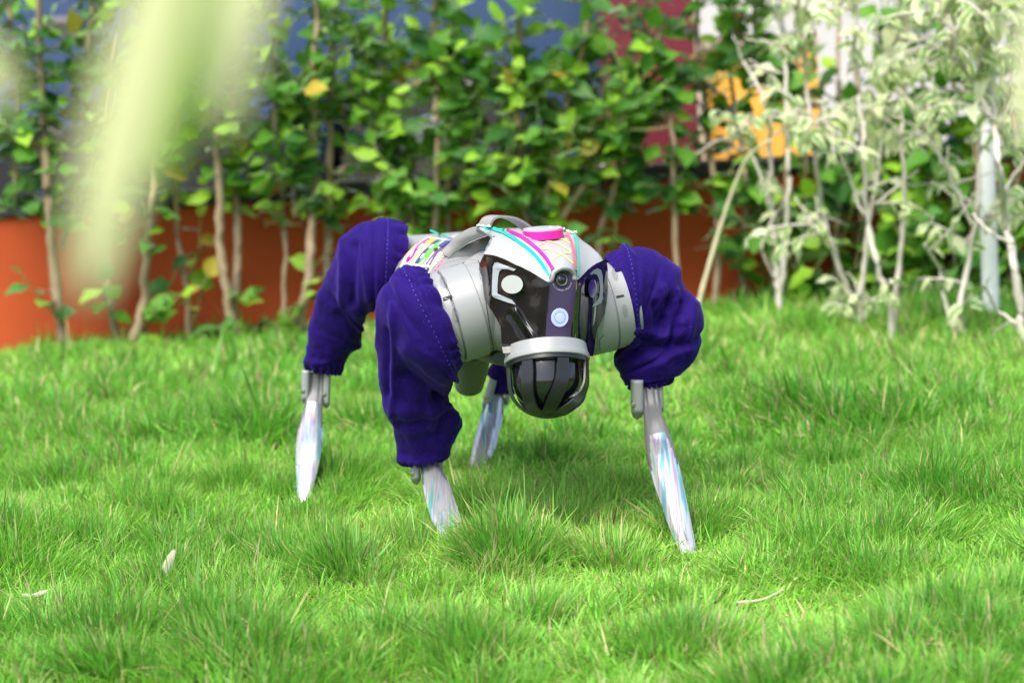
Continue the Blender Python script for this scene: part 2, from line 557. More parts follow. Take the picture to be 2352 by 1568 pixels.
def hgt(x, y):
    h = 0.030 * (vnoise(x * 3.1, y * 3.1, 1) - .5) + 0.012 * (vnoise(x * 9, y * 9, 2) - .5)
    for c, r, k in TW:
        d2 = ((x - c.x) ** 2 + ((y - c.y) * 0.85) ** 2) / (r * r)
        h = h + 0.016 * k * np.exp(-d2 * 1.6)
    return h * np.clip((y - 0.8) * 2, 0, 1)


gx = np.concatenate([np.linspace(-60, -3, 12), np.linspace(-2.6, 2.6, 131), np.linspace(3, 60, 12)])
gy = np.concatenate([np.linspace(-20, 0.4, 8), np.linspace(0.6, 5.0, 111), np.linspace(6, 150, 10)])
GX, GY = np.meshgrid(gx, gy)
GZ = hgt(GX, GY) * ((np.abs(GX) < 2.7) & (GY < 5.1) & (GY > .5))
gv = np.stack([GX, GY, GZ - 0.004], -1).reshape(-1, 3).tolist()
nx = len(gx)
gf = [(j * nx + i, j * nx + i + 1, (j + 1) * nx + i + 1, (j + 1) * nx + i) for j in range(len(gy) - 1) for i in range(nx - 1)]
tag(mk('ground', gv, gf, M['soil']), kind='structure')

WALL_Y = 4.95
tag(box('pavement', -40, 40, WALL_Y + 0.14, 60, -0.3, 0.06, M['pale']), kind='structure')


# ------------------------------------------------------------------ wall, pillar, gate building
wallo = empty('garden_wall', (0, WALL_Y, 0), 'low orange-red painted garden wall behind the hedge', 'wall')
box('wall_face', -4.5, 4.5, WALL_Y, WALL_Y + 0.13, -0.05, 0.325, M['wall'], wallo)
box('coping', -4.5, 4.5, WALL_Y - 0.012, WALL_Y + 0.145, 0.327, 0.358, M['coping'], wallo, 0.003)
box('metal_edge', -4.5, 4.5, WALL_Y - 0.016, WALL_Y + 0.150, 0.360, 0.368, M['lip'], wallo, 0.002)

a = P(1395, 300, 5.35); b_ = P(1603, 300, 5.35); c_ = P(1618, 300, 5.35)
pil = empty('gate_pillar', ((a.x + b_.x) / 2, 5.35, 0.06), 'dark maroon square pillar standing just behind the wall', 'pillar')
box('shaft', a.x, b_.x, 5.35, 5.62, 0.06, 2.2, M['pillar'], pil, 0.004)
box('edge_strip', b_.x + 0.002, c_.x, 5.36, 5.60, 0.06, 2.2, M['cream'], pil, 0.003)
box('cap', a.x - .03, c_.x + .03, 5.31, 5.66, 2.202, 2.27, M['cream'], pil, 0.004)
a2 = P(1622, 300, 5.45); b2 = P(1885, 300, 5.45)
gtop = P(1800, 105, 5.45).z
gw = empty('gate_wall', ((a2.x + b2.x) / 2, 5.45, 0.06), 'bright orange sunlit wall panel right of the maroon pillar', 'wall')
box('panel', a2.x, b2.x, 5.45, 5.57, 0.06, gtop, M['orangewall'], gw, 0.004)
box('top_band', a2.x - .002, b2.x + .01, 5.435, 5.585, gtop + .002, gtop + .03, M['cream'], gw, 0.004)

bld = empty('orange_building', (0, 13, 0.06), 'orange building far behind the hedge at the upper left', 'building')
box('facade', -12, -2.2, 13, 17, 0.06, 5.5, M['orangewall'], bld)
box('base_band', -12.01, -2.19, 12.97, 13.0, 0.06, 0.7, M['pillar'], bld)
for i in range(4):
    x = -11.2 + i * 2.3
    w_ = box('window', x, x + 1.1, 12.95, 12.998, 1.5, 3.0, M['cream'], bld)
    box('pane', x + .06, x + .52, 12.93, 12.948, 1.56, 2.94, M['carglass'], w_)
    box('pane', x + .58, x + 1.04, 12.93, 12.948, 1.56, 2.94, M['carglass'], w_)
box('roof', -12.3, -2.0, 12.6, 17.3, 5.502, 5.7, M['cream'], bld)
M['render_white'] = mat('white_render', (0.50, 0.49, 0.46), 0.8, var=.04, vscale=2)
wb = empty('white_building', (3.5, 15, 0.06), 'pale white building far behind the hedge and the maroon pillar', 'building')
box('facade', -1.9, 9, 14, 18, 0.06, 4.6, M['render_white'], wb)
for i in range(4):
    x = -.9 + i * 2.5
    w_ = box('window', x, x + 1.2, 13.95, 13.998, 1.7, 3.0, M['cream'], wb)
    box('pane', x + .06, x + .57, 13.93, 13.948, 1.76, 2.94, M['carglass'], w_)
    box('pane', x + .63, x + 1.14, 13.93, 13.948, 1.76, 2.94, M['carglass'], w_)
box('roof', -2.1, 9.2, 13.7, 18.2, 4.602, 4.8, M['pillar'], wb)


# ------------------------------------------------------------------ parked car behind the wall
def car():
    cy0, cy1, gz = 6.0, 7.6, 0.06
    r0 = empty('parked_car', (-0.6, 6.8, gz), 'metallic blue parked car half hidden behind the hedge', 'car')
    # side outline (x, z), nose at the left
    body = [(-2.50, .34), (-2.52, .60), (-2.42, .78), (-1.95, .88), (-1.45, .95), (1.15, .98), (1.38, .93), (1.42, .55), (1.38, .34)]
    arch1, arch2 = -1.72, 0.72
    low = []
    for cx in (arch2, arch1):
        for k in range(9):
            t = math.pi * k / 8
            low.append((cx + .34 * math.cos(t), .30 + .34 * math.sin(t)))
    out = body + low
    prof = [(cy0 + .10, 0), (cy0 + .02, 1), (cy0, 2), (cy1, 2), (cy1 - .02, 1), (cy1 - .10, 0)]
    verts, faces = [], []
    ys = [cy0 + .07, cy0, cy0, cy1, cy1, cy1 - .07]
    sc = [0.97, 0.995, 1, 1, 0.995, 0.97]
    ys = [cy0 + .06, cy0 + .02, cy0, cy1, cy1 - .02, cy1 - .06]
    ys = [cy0, cy0 + .02, cy0 + .06, cy1 - .06, cy1 - .02, cy1]
    sc = [0.975, 0.992, 1, 1, 0.992, 0.975]
    cx, cz = -.55, .55
    n = len(out)
    for y, s in zip(ys, sc):
        for x, z in out:
            verts.append((cx + (x - cx) * s, y, gz + cz + (z - cz) * s))
    for k in range(len(ys) - 1):
        for i in range(n):
            j = (i + 1) % n
            faces.append((k * n + i, k * n + j, (k + 1) * n + j, (k + 1) * n + i))
    tris = tessellate_polygon([[Vector((x, z, 0)) for x, z in out]])
    faces += [tuple(t) for t in tris] + [tuple((len(ys) - 1) * n + i for i in reversed(t)) for t in tris]
    o = mk('body', verts, faces, M['carpaint'], r0)
    bm = bmesh.new(); bm.from_mesh(o.data); bmesh.ops.recalc_face_normals(bm, faces=bm.faces); bm.to_mesh(o.data); bm.free()
    flat_edges(o, 30)
    # cabin
    cab = [(-1.35, .965), (-.75, 1.42), (.65, 1.45), (1.12, .985)]
    for nm, sh, mt, e in (('cabin', cab, M['carpaint'], 0.07),):
        v, f = [], []
        for y in (cy0 + .10, cy1 - .10):
            for i, (x, z) in enumerate(sh):
                inn = .12 if z > 1.2 else 0
                v.append((x, y + (inn if y < 6.8 else -inn), gz + z))
        f = [(0, 1, 2, 3), (7, 6, 5, 4), (0, 4, 5, 1), (1, 5, 6, 2), (2, 6, 7, 3), (3, 7, 4, 0)]
        mk(nm, v, f, mt, r0, smooth=False)
    for x0, x1 in ((-1.12, -.18), (-.12, .88)):
        v = []
        for (x, z) in ((x0, 1.02), (x1, 1.02), (x1 - (.22 if x1 > .5 else 0), 1.36), (x0 + (.40 if x0 < -1 else 0), 1.36)):
            k = (z - .97) / .46
            v.append((x, cy0 + .10 + .12 * k - .006, gz + z))
        v += [(p[0], p[1] + .004, p[2]) for p in v]
        mk('window', v, [(0, 1, 2, 3), (7, 6, 5, 4), (0, 4, 5, 1), (1, 5, 6, 2), (2, 6, 7, 3), (3, 7, 4, 0)], M['carglass'], r0, smooth=False)
    box('sill', -1.35, .36, cy0 - .012, cy0 + .05, gz + .24, gz + .50, M['dark'], r0, .01)
    box('bumper', -2.54, -2.08, cy0 - .012, cy1 + .012, gz + .26, gz + .54, M['dark'], r0, .02)
    box('underbody', -2.3, 1.2, cy0 + .1, cy1 - .1, gz + .18, gz + .33, M['tyre'], r0)
    box('door_handle', -.42, -.26, cy0 - .02, cy0 - .002, gz + .80, gz + .825, M['lip'], r0, .004)
    box('door_gap', -.18, -.172, cy0 - .003, cy0 + .01, gz + .5, gz + .97, M['seam'], r0)
    for ax_ in (arch1, arch2):
        for y in (cy0 + .02, cy1 - .20):
            c = Vector((ax_, y, gz + .29))
            w = revolve('wheel', c, Vector((0, 1, 0)), [(0, .18), (0.0, .24), (.015, .275), (.03, .29), (.15, .29), (.17, .27), (.18, .2)], M['tyre'], r0, 40)
            revolve('rim', c, Vector((0, 1, 0)), [(-.004, .04), (-.006, .14), (.0, .185), (.02, .19), (.03, .18)], M['steel'], w, 32)
    o = box('headlight', -2.47, -2.2, cy0 - .006, cy0 + .2, gz + .64, gz + .76, M['silver'], r0, .02)

    r0.location.x -= 0.92                       # rolled back so that its tail ends behind the pillar


car()


# ------------------------------------------------------------------ plants
def leaf_mesh(name, m_, wid=0.33, curl=0.25, droop=0.25, tip=1.0, seed=0):
    """leaf along +Y, length 1, folded a little along its midrib; 20 triangles"""
    rnd = random.Random(seed)
    prof = [(0.0, 0.03), (0.10, 0.45), (0.28, 0.92), (0.48, 1.0), (0.68, 0.78), (0.86, 0.36), (1.0 , 0.0)]
    verts, faces = [], []
    for i, (t, w) in enumerate(prof):
        z = -droop * t * t + 0.02 * rnd.uniform(-1, 1)
        y = t * (1 - droop * .2 * t)
        wl_ = w * wid * rnd.uniform(.93, 1.07)
        wav = 0.05 * math.sin(t * 11 + seed)
        if i == len(prof) - 1:
            verts.append((0.0, y, z)); break
        verts += [(-wl_, y, z + curl * wl_ + wav * w), (0, y, z), (wl_, y, z + curl * wl_ - wav * w)]
    for i in range(5):
        a = i * 3
        faces += [(a, a + 1, a + 4, a + 3), (a + 1, a + 2, a + 5, a + 4)]
    faces += [(15, 16, 18), (16, 17, 18)]
    me = bpy.data.meshes.new(name)
    me.from_pydata(verts, [], faces)
    me.materials.append(m_)
    me.polygons.foreach_set('use_smooth', [True] * len(me.polygons))
    return me


LM = {k: [leaf_mesh('leaf', M[k], wid=w, curl=c, droop=d, seed=i) for i, (w, c, d) in
          enumerate([(.34, .2, .15), (.38, .35, .3), (.30, .1, .45), (.36, -.15, .25)])]
      for k in ('leafmid', 'leaflight', 'leafdark', 'leafyellow')}
for k in ('leafcream', 'leafpale'):
    LM[k] = [leaf_mesh('leaf', M[k], wid=w, curl=c, droop=d, seed=i + 9) for i, (w, c, d) in
             enumerate([(.24, .3, .5), (.27, .4, .8), (.22, .1, .35), (.25, -.2, .6)])]


def put_leaf(parent, pos, direction, nrm, size, kind):
    me = random.choice(LM[kind])
    o = bpy.data.objects.new('leaf', me)
    COL.objects.link(o)
    y = direction.normalized()
    x = y.cross(nrm)
    if x.length < 1e-3: x = y.cross(Vector((1, 0, 0)))
    x.normalize(); z = x.cross(y)
    w = random.uniform(.85, 1.15)
    mx = Matrix(((x.x * w, y.x, z.x, 0), (x.y * w, y.y, z.y, 0), (x.z * w, y.z, z.z, 0), (0, 0, 0, 1))) @ Matrix.Scale(size, 4)
    mx.translation = pos - parent.location
    o.parent = parent
    o.matrix_local = mx
    return o


def shrub(name, label, cat, group, stems, Y, twigs, leaves_per, dens, kinds, size, stem_mat, twig_len=(.08, .20), droop=0.0, bare=0, thick=1.0):
    """stems: lists of (px, py, radius px) from the foot up. Leaves sit along twigs that spring from the stems."""
    paths = []
    scale = FPX / Y
    for st in stems:
        yo = random.uniform(-.04, .04)
        pts = []
        for k, (a, b, r) in enumerate(st):
            p = P(a, b, Y + yo + .02 * k * random.uniform(-1, 1))
            pts.append(p)
        g = pts[0]
        sp = spline(pts, 5 * len(pts))
        for k in range(1, len(sp)):
            sp[k] = sp[k] + Vector((mnoise.noise(Vector((k * .55, st[0][0], 1))), mnoise.noise(Vector((k * .55, st[0][0], 7))), 0)) * .007
        paths.append((sp, st[0][2] / scale * thick, st[-1][2] / scale * thick))
    foot = paths[0][0][0].copy()
    foot.z = 0
    root = empty(name, foot, label, cat, group)
    sv = ([], [])
    for i, (p, r0_, r1_) in enumerate(paths):
        ext = p[0].copy(); ext.z = -0.03
        pp = ([ext] if p[0].z > -.02 and st_is_low(p[0]) else []) + p
        tube(sv, pp, r0_, r1_, 8, wob=.35, seed=i * 7 + foot.x * 31)
    mk('stem', sv[0], sv[1], stem_mat, root)
    tv = ([], [])
    nleaf = 0
    for t in range(twigs + bare):
        for attempt in range(30):
            p, r0_, r1_ = random.choice(paths)
            k = random.random()
            q = p[int(k * (len(p) - 1))]
            px, py = proj(q)
            if random.random() < dens(px, py): break
        ang = random.uniform(0, 2 * math.pi)
        el = random.uniform(.1, 1.3)
        d = Vector((math.cos(ang) * math.cos(el), math.sin(ang) * math.cos(el) * .8, math.sin(el)))
        ln = random.uniform(*twig_len)
        pts = [q]
        dd = d.copy()
        m_ = 5
        for s in range(m_):
            dd = (dd + Vector((random.uniform(-.25, .25), random.uniform(-.25, .25), random.uniform(-.2, .25) - droop * .3))).normalized()
            pts.append(pts[-1] + dd * ln / m_)
        for pp in pts:
            pp.y = min(pp.y, WALL_Y - .03) if pp.z < .40 else pp.y
        tube(tv, pts, .0032, .0013, 5)
        if t >= twigs: continue
        for l in range(leaves_per):
            f = (l + .6) / leaves_per * m_
            i0 = min(m_ - 1, int(f))
            pos = pts[i0].lerp(pts[i0 + 1], f - i0)
            a2_ = l * 2.4 + random.uniform(-.5, .5)
            out = Vector((math.cos(a2_), math.sin(a2_) * .9, random.uniform(-.35, .55) - droop)).normalized()
            if l == leaves_per - 1: out = (dd + Vector((0, 0, -droop))).normalized()
            nrm = (Vector((0, -.45, .8)) + Vector((random.uniform(-.7, .7), random.uniform(-.7, .7), random.uniform(-.4, .4)))).normalized()
            pr = random.random(); acc = 0
            for kk, ww in kinds:
                acc += ww
                if pr <= acc: break
            sz = random.uniform(*size) * (1.0 if l < leaves_per - 1 else .8)
            if kk == 'leaflight': sz *= .85
            end = pos + out * sz
            if end.y > WALL_Y - .02 and end.z < .42: out.y = -abs(out.y)
            put_leaf(root, pos, out, nrm, sz, kk)
            nleaf += 1
            if nleaf >= 290: break
        if nleaf >= 290: break
    mk('twig', tv[0], tv[1], M['greentwig'] if not bare else stem_mat, root)['kind'] = 'stuff'
    return root


def st_is_low(p):
    return p.z < 0.10


def proj(p):
    d = p - O
    z = d.dot(fwd)
    return 1176 + FPX * d.dot(rt) / z, 784 - FPX * d.dot(up) / z


def dens_hedge(px, py):
    if 1490 < px < 1840 and 220 < py < 415: return .50
    if py < 330: return 1.0
    if 400 < py < 520: return .42 if px < 820 else .6
    if px < 560:
        return .50 if py < 430 else .18
    if px < 820: return .6 if py < 560 else .12
    return .9 if py < 450 else .22


GH = 'shrubs of the green hedge in front of the wall'
HK = [('leafmid', .47), ('leaflight', .41), ('leafdark', .105), ('leafyellow', .015)]
HD = [('leafmid', .50), ('leaflight', .20), ('leafdark', .29), ('leafyellow', .01)]
HY = [('leafmid', .45), ('leaflight', .22), ('leafdark', .20), ('leafyellow', .13)]
HEDGE = [
    ('green hedge shrub with one thick forked stem at the far left edge', [[(145, 800, 14), (128, 640, 13), (112, 470, 12), (100, 300, 11), (92, 120, 9), (88, -120, 7)], [(140, 570, 8), (165, 510, 7), (205, 410, 6), (250, 250, 5), (270, 60, 4)], [(30, 480, 5), (40, 250, 6), (20, 0, 5)]], 34, HD, 4.72),
    ('slim hedge shrub behind the blurred leaf with a stem bending left', [[(272, 785, 11), (252, 690, 10), (238, 560, 9), (210, 400, 8), (200, 200, 7), (215, -60, 5)]], 22, HK, 4.78),
    ('hedge shrub with yellowing leaves and a crooked stem left of the twin stems', [[(305, 785, 13), (332, 690, 12), (335, 560, 9), (350, 430, 7), (350, 250, 6), (330, 20, 5)], [(433, 775, 8), (428, 660, 8), (408, 540, 7), (402, 330, 6), (420, 120, 5), (400, -60, 4)]], 34, HY, 4.74),
    ('hedge shrub with two close parallel bare stems', [[(540, 772, 14), (522, 680, 13), (506, 560, 13), (502, 400, 12), (490, 180, 9), (470, -60, 6)], [(532, 775, 12), (543, 640, 13), (546, 520, 13), (538, 400, 12), (536, 220, 8), (545, 0, 6)]], 26, HK, 4.70),
    ('hedge shrub with a thin straight stem and light leaves near the wall base', [[(650, 760, 6), (655, 600, 6), (645, 420, 6), (630, 250, 7), (632, 60, 6), (628, -100, 5)], [(640, 200, 5), (668, 300, 5), (672, 400, 4), (676, 500, 3)]], 32, HK, 4.74),
    ('leafy hedge shrub behind the raised rear leg of the robot', [[(686, 745, 13), (708, 640, 12), (716, 520, 10), (722, 400, 9), (720, 200, 8), (728, -60, 6)], [(740, 760, 12), (752, 620, 12), (756, 420, 11), (758, 220, 10), (768, -60, 8)], [(775, 400, 6), (830, 350, 6), (870, 290, 4)], [(700, 290, 5), (800, 210, 5), (890, 150, 4)]], 44, HK, 4.76),
    ('hedge shrub with a tapering thick stem above the robot hindquarters', [[(955, 640, 10), (928, 520, 11), (905, 400, 12), (890, 270, 10), (885, 100, 8), (890, -60, 6)], [(940, 640, 8), (950, 520, 7), (925, 440, 6)]], 36, HK, 4.74),
    ('hedge shrub with three upright stems above the robot handle', [[(1000, 640, 9), (1000, 480, 9), (1005, 300, 10), (998, 150, 8), (1000, -60, 6)], [(1030, 640, 8), (1028, 470, 8), (1030, 300, 8), (1028, 120, 6), (1040, -60, 5)], [(1100, 460, 4), (1075, 380, 4), (1060, 250, 4), (1045, 130, 3)]], 46, HK, 4.78),
    ('hedge shrub with the thickest smooth stem directly above the robot head', [[(1220, 680, 13), (1212, 500, 14), (1203, 420, 14), (1192, 300, 10), (1190, 150, 9), (1196, -60, 7)]], 44, HK, 4.72),
    ('hedge shrub with two stems slanting to the upper right', [[(1225, 640, 8), (1250, 480, 9), (1278, 330, 9), (1320, 180, 9), (1345, 80, 8), (1352, -60, 6)], [(1290, 500, 8), (1350, 410, 8), (1400, 330, 7), (1435, 270, 5)]], 42, HK, 4.68),
    ('dark leafy hedge shrub in front of the maroon pillar', [[(1385, 720, 10), (1375, 560, 10), (1405, 450, 10), (1435, 350, 9), (1450, 220, 8), (1460, -40, 6)], [(1560, 700, 7), (1550, 520, 6), (1545, 330, 6), (1520, 120, 6), (1500, -60, 5)]], 48, HD, 4.76),
    ('bushy hedge shrub with deep green leaves just right of the maroon pillar', [[(1640, 715, 9), (1650, 560, 8), (1640, 420, 7), (1620, 250, 7), (1600, 60, 6), (1610, -80, 5)], [(1720, 710, 9), (1700, 590, 8), (1715, 450, 7), (1690, 260, 6), (1660, 60, 5)], [(1760, 200, 5), (1740, 90, 5), (1730, -60, 4)]], 46, HD, 4.80),
]
for lab, stems, tw, kinds, Y in HEDGE:
    shrub('hedge_shrub', lab, 'shrub', GH, stems, Y, int(tw * 1.22), 6, dens_hedge, kinds, (.050, .085), M['stem'])

# second row of greenery at the right, behind the variegated shrubs
GR = 'green shrubs along the wall behind the pale shrubs'
for i, (x0, lab, tw) in enumerate([(1800, 'green shrub low against the wall behind the bare pale twigs', 18),
                                   (1930, 'green shrub against the wall between two pale stems', 26), (2080, 'broad leaved green shrub left of the white pole', 44),
                                   (2190, 'dense green shrub just left of the white pole', 40), (2330, 'green shrub right of the white pole at the frame edge', 36)]):
    st = [[(x0, 710, 8), (x0 - 12, 560, 7), (x0 + 8, 380, 6), (x0 - 5, 160, 5), (x0, -60, 4)], [(x0 + 30, 710, 6), (x0 + 42, 560, 6), (x0 + 50, 360, 5), (x0 + 30, 100, 4)]]
    shrub('green_shrub', lab, 'shrub', GR, st, 4.80, tw, 6, lambda a, b: 1.0 if b > 300 else .5, HK, (.06, .10), M['stem'])

# low leaf sprays at the wall foot, left
GV = 'pale variegated shrubs on the lawn at the right'
VK = [('leafcream', .60), ('leafpale', .40)]


def dens_var(px, py):
    if py < 190: return 1.0
    if py < 330: return .30
    if py > 560: return .035
    return .02


VAR = [
    ('pale shrub of bare twigs in a V beside the orange panel', [[(1788, 705, 13), (1782, 600, 10), (1772, 480, 9), (1768, 330, 8), (1755, 230, 7), (1700, 130, 5)], [(1790, 690, 11), (1805, 560, 10), (1812, 420, 9), (1808, 280, 8), (1800, 100, 6), (1790, -60, 4)], [(1780, 640, 5), (1755, 590, 5), (1750, 560, 4), (1762, 530, 3)], [(1765, 470, 5), (1745, 400, 5), (1720, 340, 4), (1690, 300, 3)]], 11, 4.45, 12),
    ('pale shrub with a stem leaning left and cream leaves near its foot', [[(1965, 770, 13), (1955, 690, 14), (1915, 580, 13), (1888, 480, 12), (1870, 330, 10), (1850, 180, 8), (1830, -40, 5)], [(1960, 720, 8), (1985, 700, 7), (2015, 690, 6)], [(1975, 690, 10), (1990, 560, 10), (2010, 430, 8), (2030, 300, 7), (2050, 120, 5)], [(1905, 560, 5), (1880, 530, 4), (1850, 500, 3)]], 34, 4.12, 12),
    ('pale shrub with two upright stems joining low in the grass', [[(2050, 790, 13), (2045, 700, 13), (2015, 610, 13), (1992, 500, 13), (1985, 350, 11), (1970, 180, 9), (1960, -40, 6)], [(2052, 760, 11), (2064, 620, 10), (2078, 480, 9), (2072, 330, 8), (2060, 150, 7), (2070, -60, 5)], [(2000, 540, 6), (1960, 430, 6), (1920, 330, 5), (1880, 230, 4)], [(2010, 470, 5), (2060, 430, 5), (2110, 390, 3)]], 40, 4.02, 14),
    ('pale shrub forking above the grass just left of the white pole', [[(2192, 795, 12), (2200, 720, 13), (2225, 600, 13), (2245, 470, 10), (2250, 330, 8), (2262, 150, 7), (2270, -60, 5)], [(2195, 770, 9), (2170, 690, 8), (2155, 610, 6), (2120, 560, 4)], [(2235, 520, 8), (2190, 420, 7), (2150, 340, 6), (2125, 300, 4)], [(2215, 560, 5), (2260, 500, 4), (2300, 470, 3)]], 36, 3.95, 14),
    ('large pale shrub with the thickest crooked stem at the right edge', [[(2345, 840, 18), (2345, 720, 17), (2330, 610, 17), (2308, 500, 15), (2295, 380, 13), (2282, 260, 11), (2260, 100, 8), (2255, -60, 6)], [(2300, 340, 9), (2270, 260, 8), (2225, 170, 7), (2190, 90, 5), (2170, -20, 4)], [(2325, 560, 6), (2270, 530, 6), (2235, 490, 4)], [(2340, 745, 8), (2290, 710, 6), (2260, 650, 4)], [(2305, 440, 6), (2345, 380, 6), (2400, 320, 4)]], 38, 3.72, 16),
]
for lab, stems, tw, Y, bare in VAR:
    s_ = shrub('variegated_shrub', lab, 'shrub', GV, stems, Y, tw, 7, dens_var, VK, (.030, .050), M['palestem'], twig_len=(.06, .15), droop=.45, bare=bare - 2, thick=.68)

# white pole
pa = P(2277, 735, 4.1); pa.z = 0
pb = P(2262, 275, 4.1); pb.x = pa.x - .004
pole = empty('white_pole', (pa.x, pa.y, 0), 'glossy white round pole upright in the grass at the right', 'pole')
revolve('pipe', Vector((pa.x, pa.y, -.05)), Vector((0, 0, 1)), [(0, .0175), (pb.z + .05, .0175)], M['pvc'], pole, 32)
revolve('cap', Vector((pa.x, pa.y, pb.z)), Vector((0, 0, 1)), [(0.001, .020), (.02, .020), (.026, .017), (.028, .007)], M['pvc'], pole, 32)

# dry bent stalk behind the robot
pts = [P(1588, 790, 4.5), P(1600, 715, 4.5), P(1625, 620, 4.5), P(1655, 520, 4.5), P(1690, 420, 4.48), P(1718, 362, 4.45), P(1748, 335, 4.42), P(1775, 322, 4.4)]
pts[0].z = -0.01
sv = ([], []); tube(sv, spline(pts, 40), .0058, .0030, 8, wob=.3)
st_ = mk('dry_stalk', [v for v in sv[0]], sv[1], M['straw'])
tag(st_, 'long pale dry stalk arching up right of the purple leg', 'stalk')


# ------------------------------------------------------------------ robot dog
TH = R(22)
fw = Vector((math.sin(TH), -math.cos(TH), 0))
lat = Vector((math.cos(TH), math.sin(TH), 0))
Z = Vector((0, 0, 1))
F = Vector((0.024, 2.22, 0.262))
Rr = Vector((-0.066, 2.590, 0.278))
dog = empty('robot_dog', (F.x, F.y + .12, 0), 'silver four-legged robot dog in purple velvet leg covers on the lawn', 'robot')

# trunk
def superloft(name, stations, mat_, parent, seg=56, p=3.0):
    verts, faces = [], []
    for c, hw, hh, tilt in stations:
        for i in range(seg):
            t = 2 * math.pi * i / seg
            ct, st2 = math.cos(t), math.sin(t)
            x = math.copysign(abs(ct) ** (2 / p), ct) * hw
            z = math.copysign(abs(st2) ** (2 / p), st2) * hh
            if z > 0: x *= 1 - .26 * (z / hh) ** 2
            verts.append(c + lat * x + Z * z)
    for k in range(len(stations) - 1):
        for i in range(seg):
            j = (i + 1) % seg
            faces.append((k * seg + i, k * seg + j, (k + 1) * seg + j, (k + 1) * seg + i))
    faces.append(tuple(reversed(range(seg))))
    faces.append(tuple(range((len(stations) - 1) * seg, len(stations) * seg)))
    o = mk(name, verts, faces, mat_, parent)
    bm = bmesh.new(); bm.from_mesh(o.data); bmesh.ops.recalc_face_normals(bm, faces=bm.faces); bm.to_mesh(o.data); bm.free()
    return flat_edges(o, 55)


st = []
for t, hw, hh, dz in [(-.02, .060, .044, -.002), (.0, .072, .052, -.002), (.05, .082, .056, -.002), (.09, .086, .056, -.003), (.12, .096, .056, -.002), (.2, .105, .056, -.002), (.3, .107, .056, .000), (.38, .094, .052, .000),
                      (.43, .072, .044, .000), (.47, .052, .034, .0)]:
    c = F.lerp(Rr, t / .39) + Z * dz
    st.append((c, hw, hh, 0))
trunk = superloft('trunk', st, M['shell'], dog)
# belly plate
c0 = F.lerp(Rr, .15) - Z * .058
st = [(F.lerp(Rr, t) - Z * .058, w_, .012, 0) for t, w_ in ((.0, .05), (.1, .062), (.5, .07), (.9, .062), (1, .05))]
superloft('belly_plate', st, M['grey'], dog)

TB = bvh_of(trunk)
ST = on_surf(TB, .0012, 2.4)


# hanging cup under the belly
cc = P(1082, 800, 2.30); ce = P(1077, 892, 2.33)
axc = (ce - cc)
revolve('under_housing', cc, axc, [(0, .0245), (.012, .0235), (axc.length * .72, .0195), (axc.length * .725, .0190), (axc.length * .96, .0165), (axc.length, .0145), (axc.length + .001, .006)], M['beige'], dog, 48)


# hip motors
def motor(name, c, ax, prof, mt=M['shell']):
    return revolve(name, c, ax, prof, mt, dog, 96, 30)


latM = Vector((math.cos(R(10)), math.sin(R(10)), 0))
aL = (latM * math.cos(R(13)) + Z * math.sin(R(13))).normalized()
aR = (latM * math.cos(R(9)) + Z * math.sin(R(9))).normalized()
cL = P(1084, 712, 2.205)
mL = motor('hip_motor', cL, aL, [(-.055, .030), (-.055, .043), (-.040, .044), (-.0395, .0505), (-.0262, .0518), (-.0256, .0510), (-.0254, .0490), (-.0242, .0490), (-.0240, .0515), (-.0232, .0530),
                                 (.0040, .0530), (.0050, .0522), (.0052, .0508), (.0056, .0508), (.020, .0500), (.040, .048), (.055, .044), (.062, .036)])
cR = P(1398, 704, 2.275)
mR = motor('hip_motor', cR, aR, [(-.070, .038), (-.058, .046), (-.030, .0495), (-.029, .0495), (-.0285, .0508), (-.0045, .0508), (-.0035, .0500), (-.0030, .0478), (-.0018, .0478), (-.0014, .0500),
                                 (.0165, .0490), (.0170, .0435), (.028, .042), (.028, .03)])
for s in (-1, 1):
    c = Rr + lat * s * .045 + Z * .004
    mo = motor('hip_motor', c, lat * s, [(-.05, .04), (-.045, .047), (.028, .047), (.029, .0445), (.031, .0445), (.032, .047), (.050, .046), (.052, .040), (.066, .039), (.066, .03)])
    if s < 0: mRL = mo
BL = bvh_of(mL); SL = on_surf(BL, .0004, 2.2)
BR = bvh_of(mR); SR = on_surf(BR, .0004, 2.27)
M['dimple'] = mat('dimple_grey', (0.20, 0.205, 0.21), 0.3, var=.02)
for (x, y, rx, ry, S_, par, ro) in ((1018, 648, 7.5, 15, SL, mL, -.25), (1046, 724, 7.5, 17, SL, mL, -.22), (1412, 631, 6, 14, SR, mR, -.35), (1435, 713, 6, 15, SR, mR, -.12)):
    patch('dimple', ell(x, y, rx, ry, rot=ro), S_, M['dimple'], par, n=28, rings=4, thick=.0012)
poly_plate('slot', [(1016, 684), (1037, 677), (1040, 684), (1019, 692)], SL, M['seam'], mL, n=24, thick=.001)
poly_plate('slot', [(1414, 680), (1432, 676), (1434, 681), (1416, 685)], SR, M['seam'], mR, n=24, thick=.001)

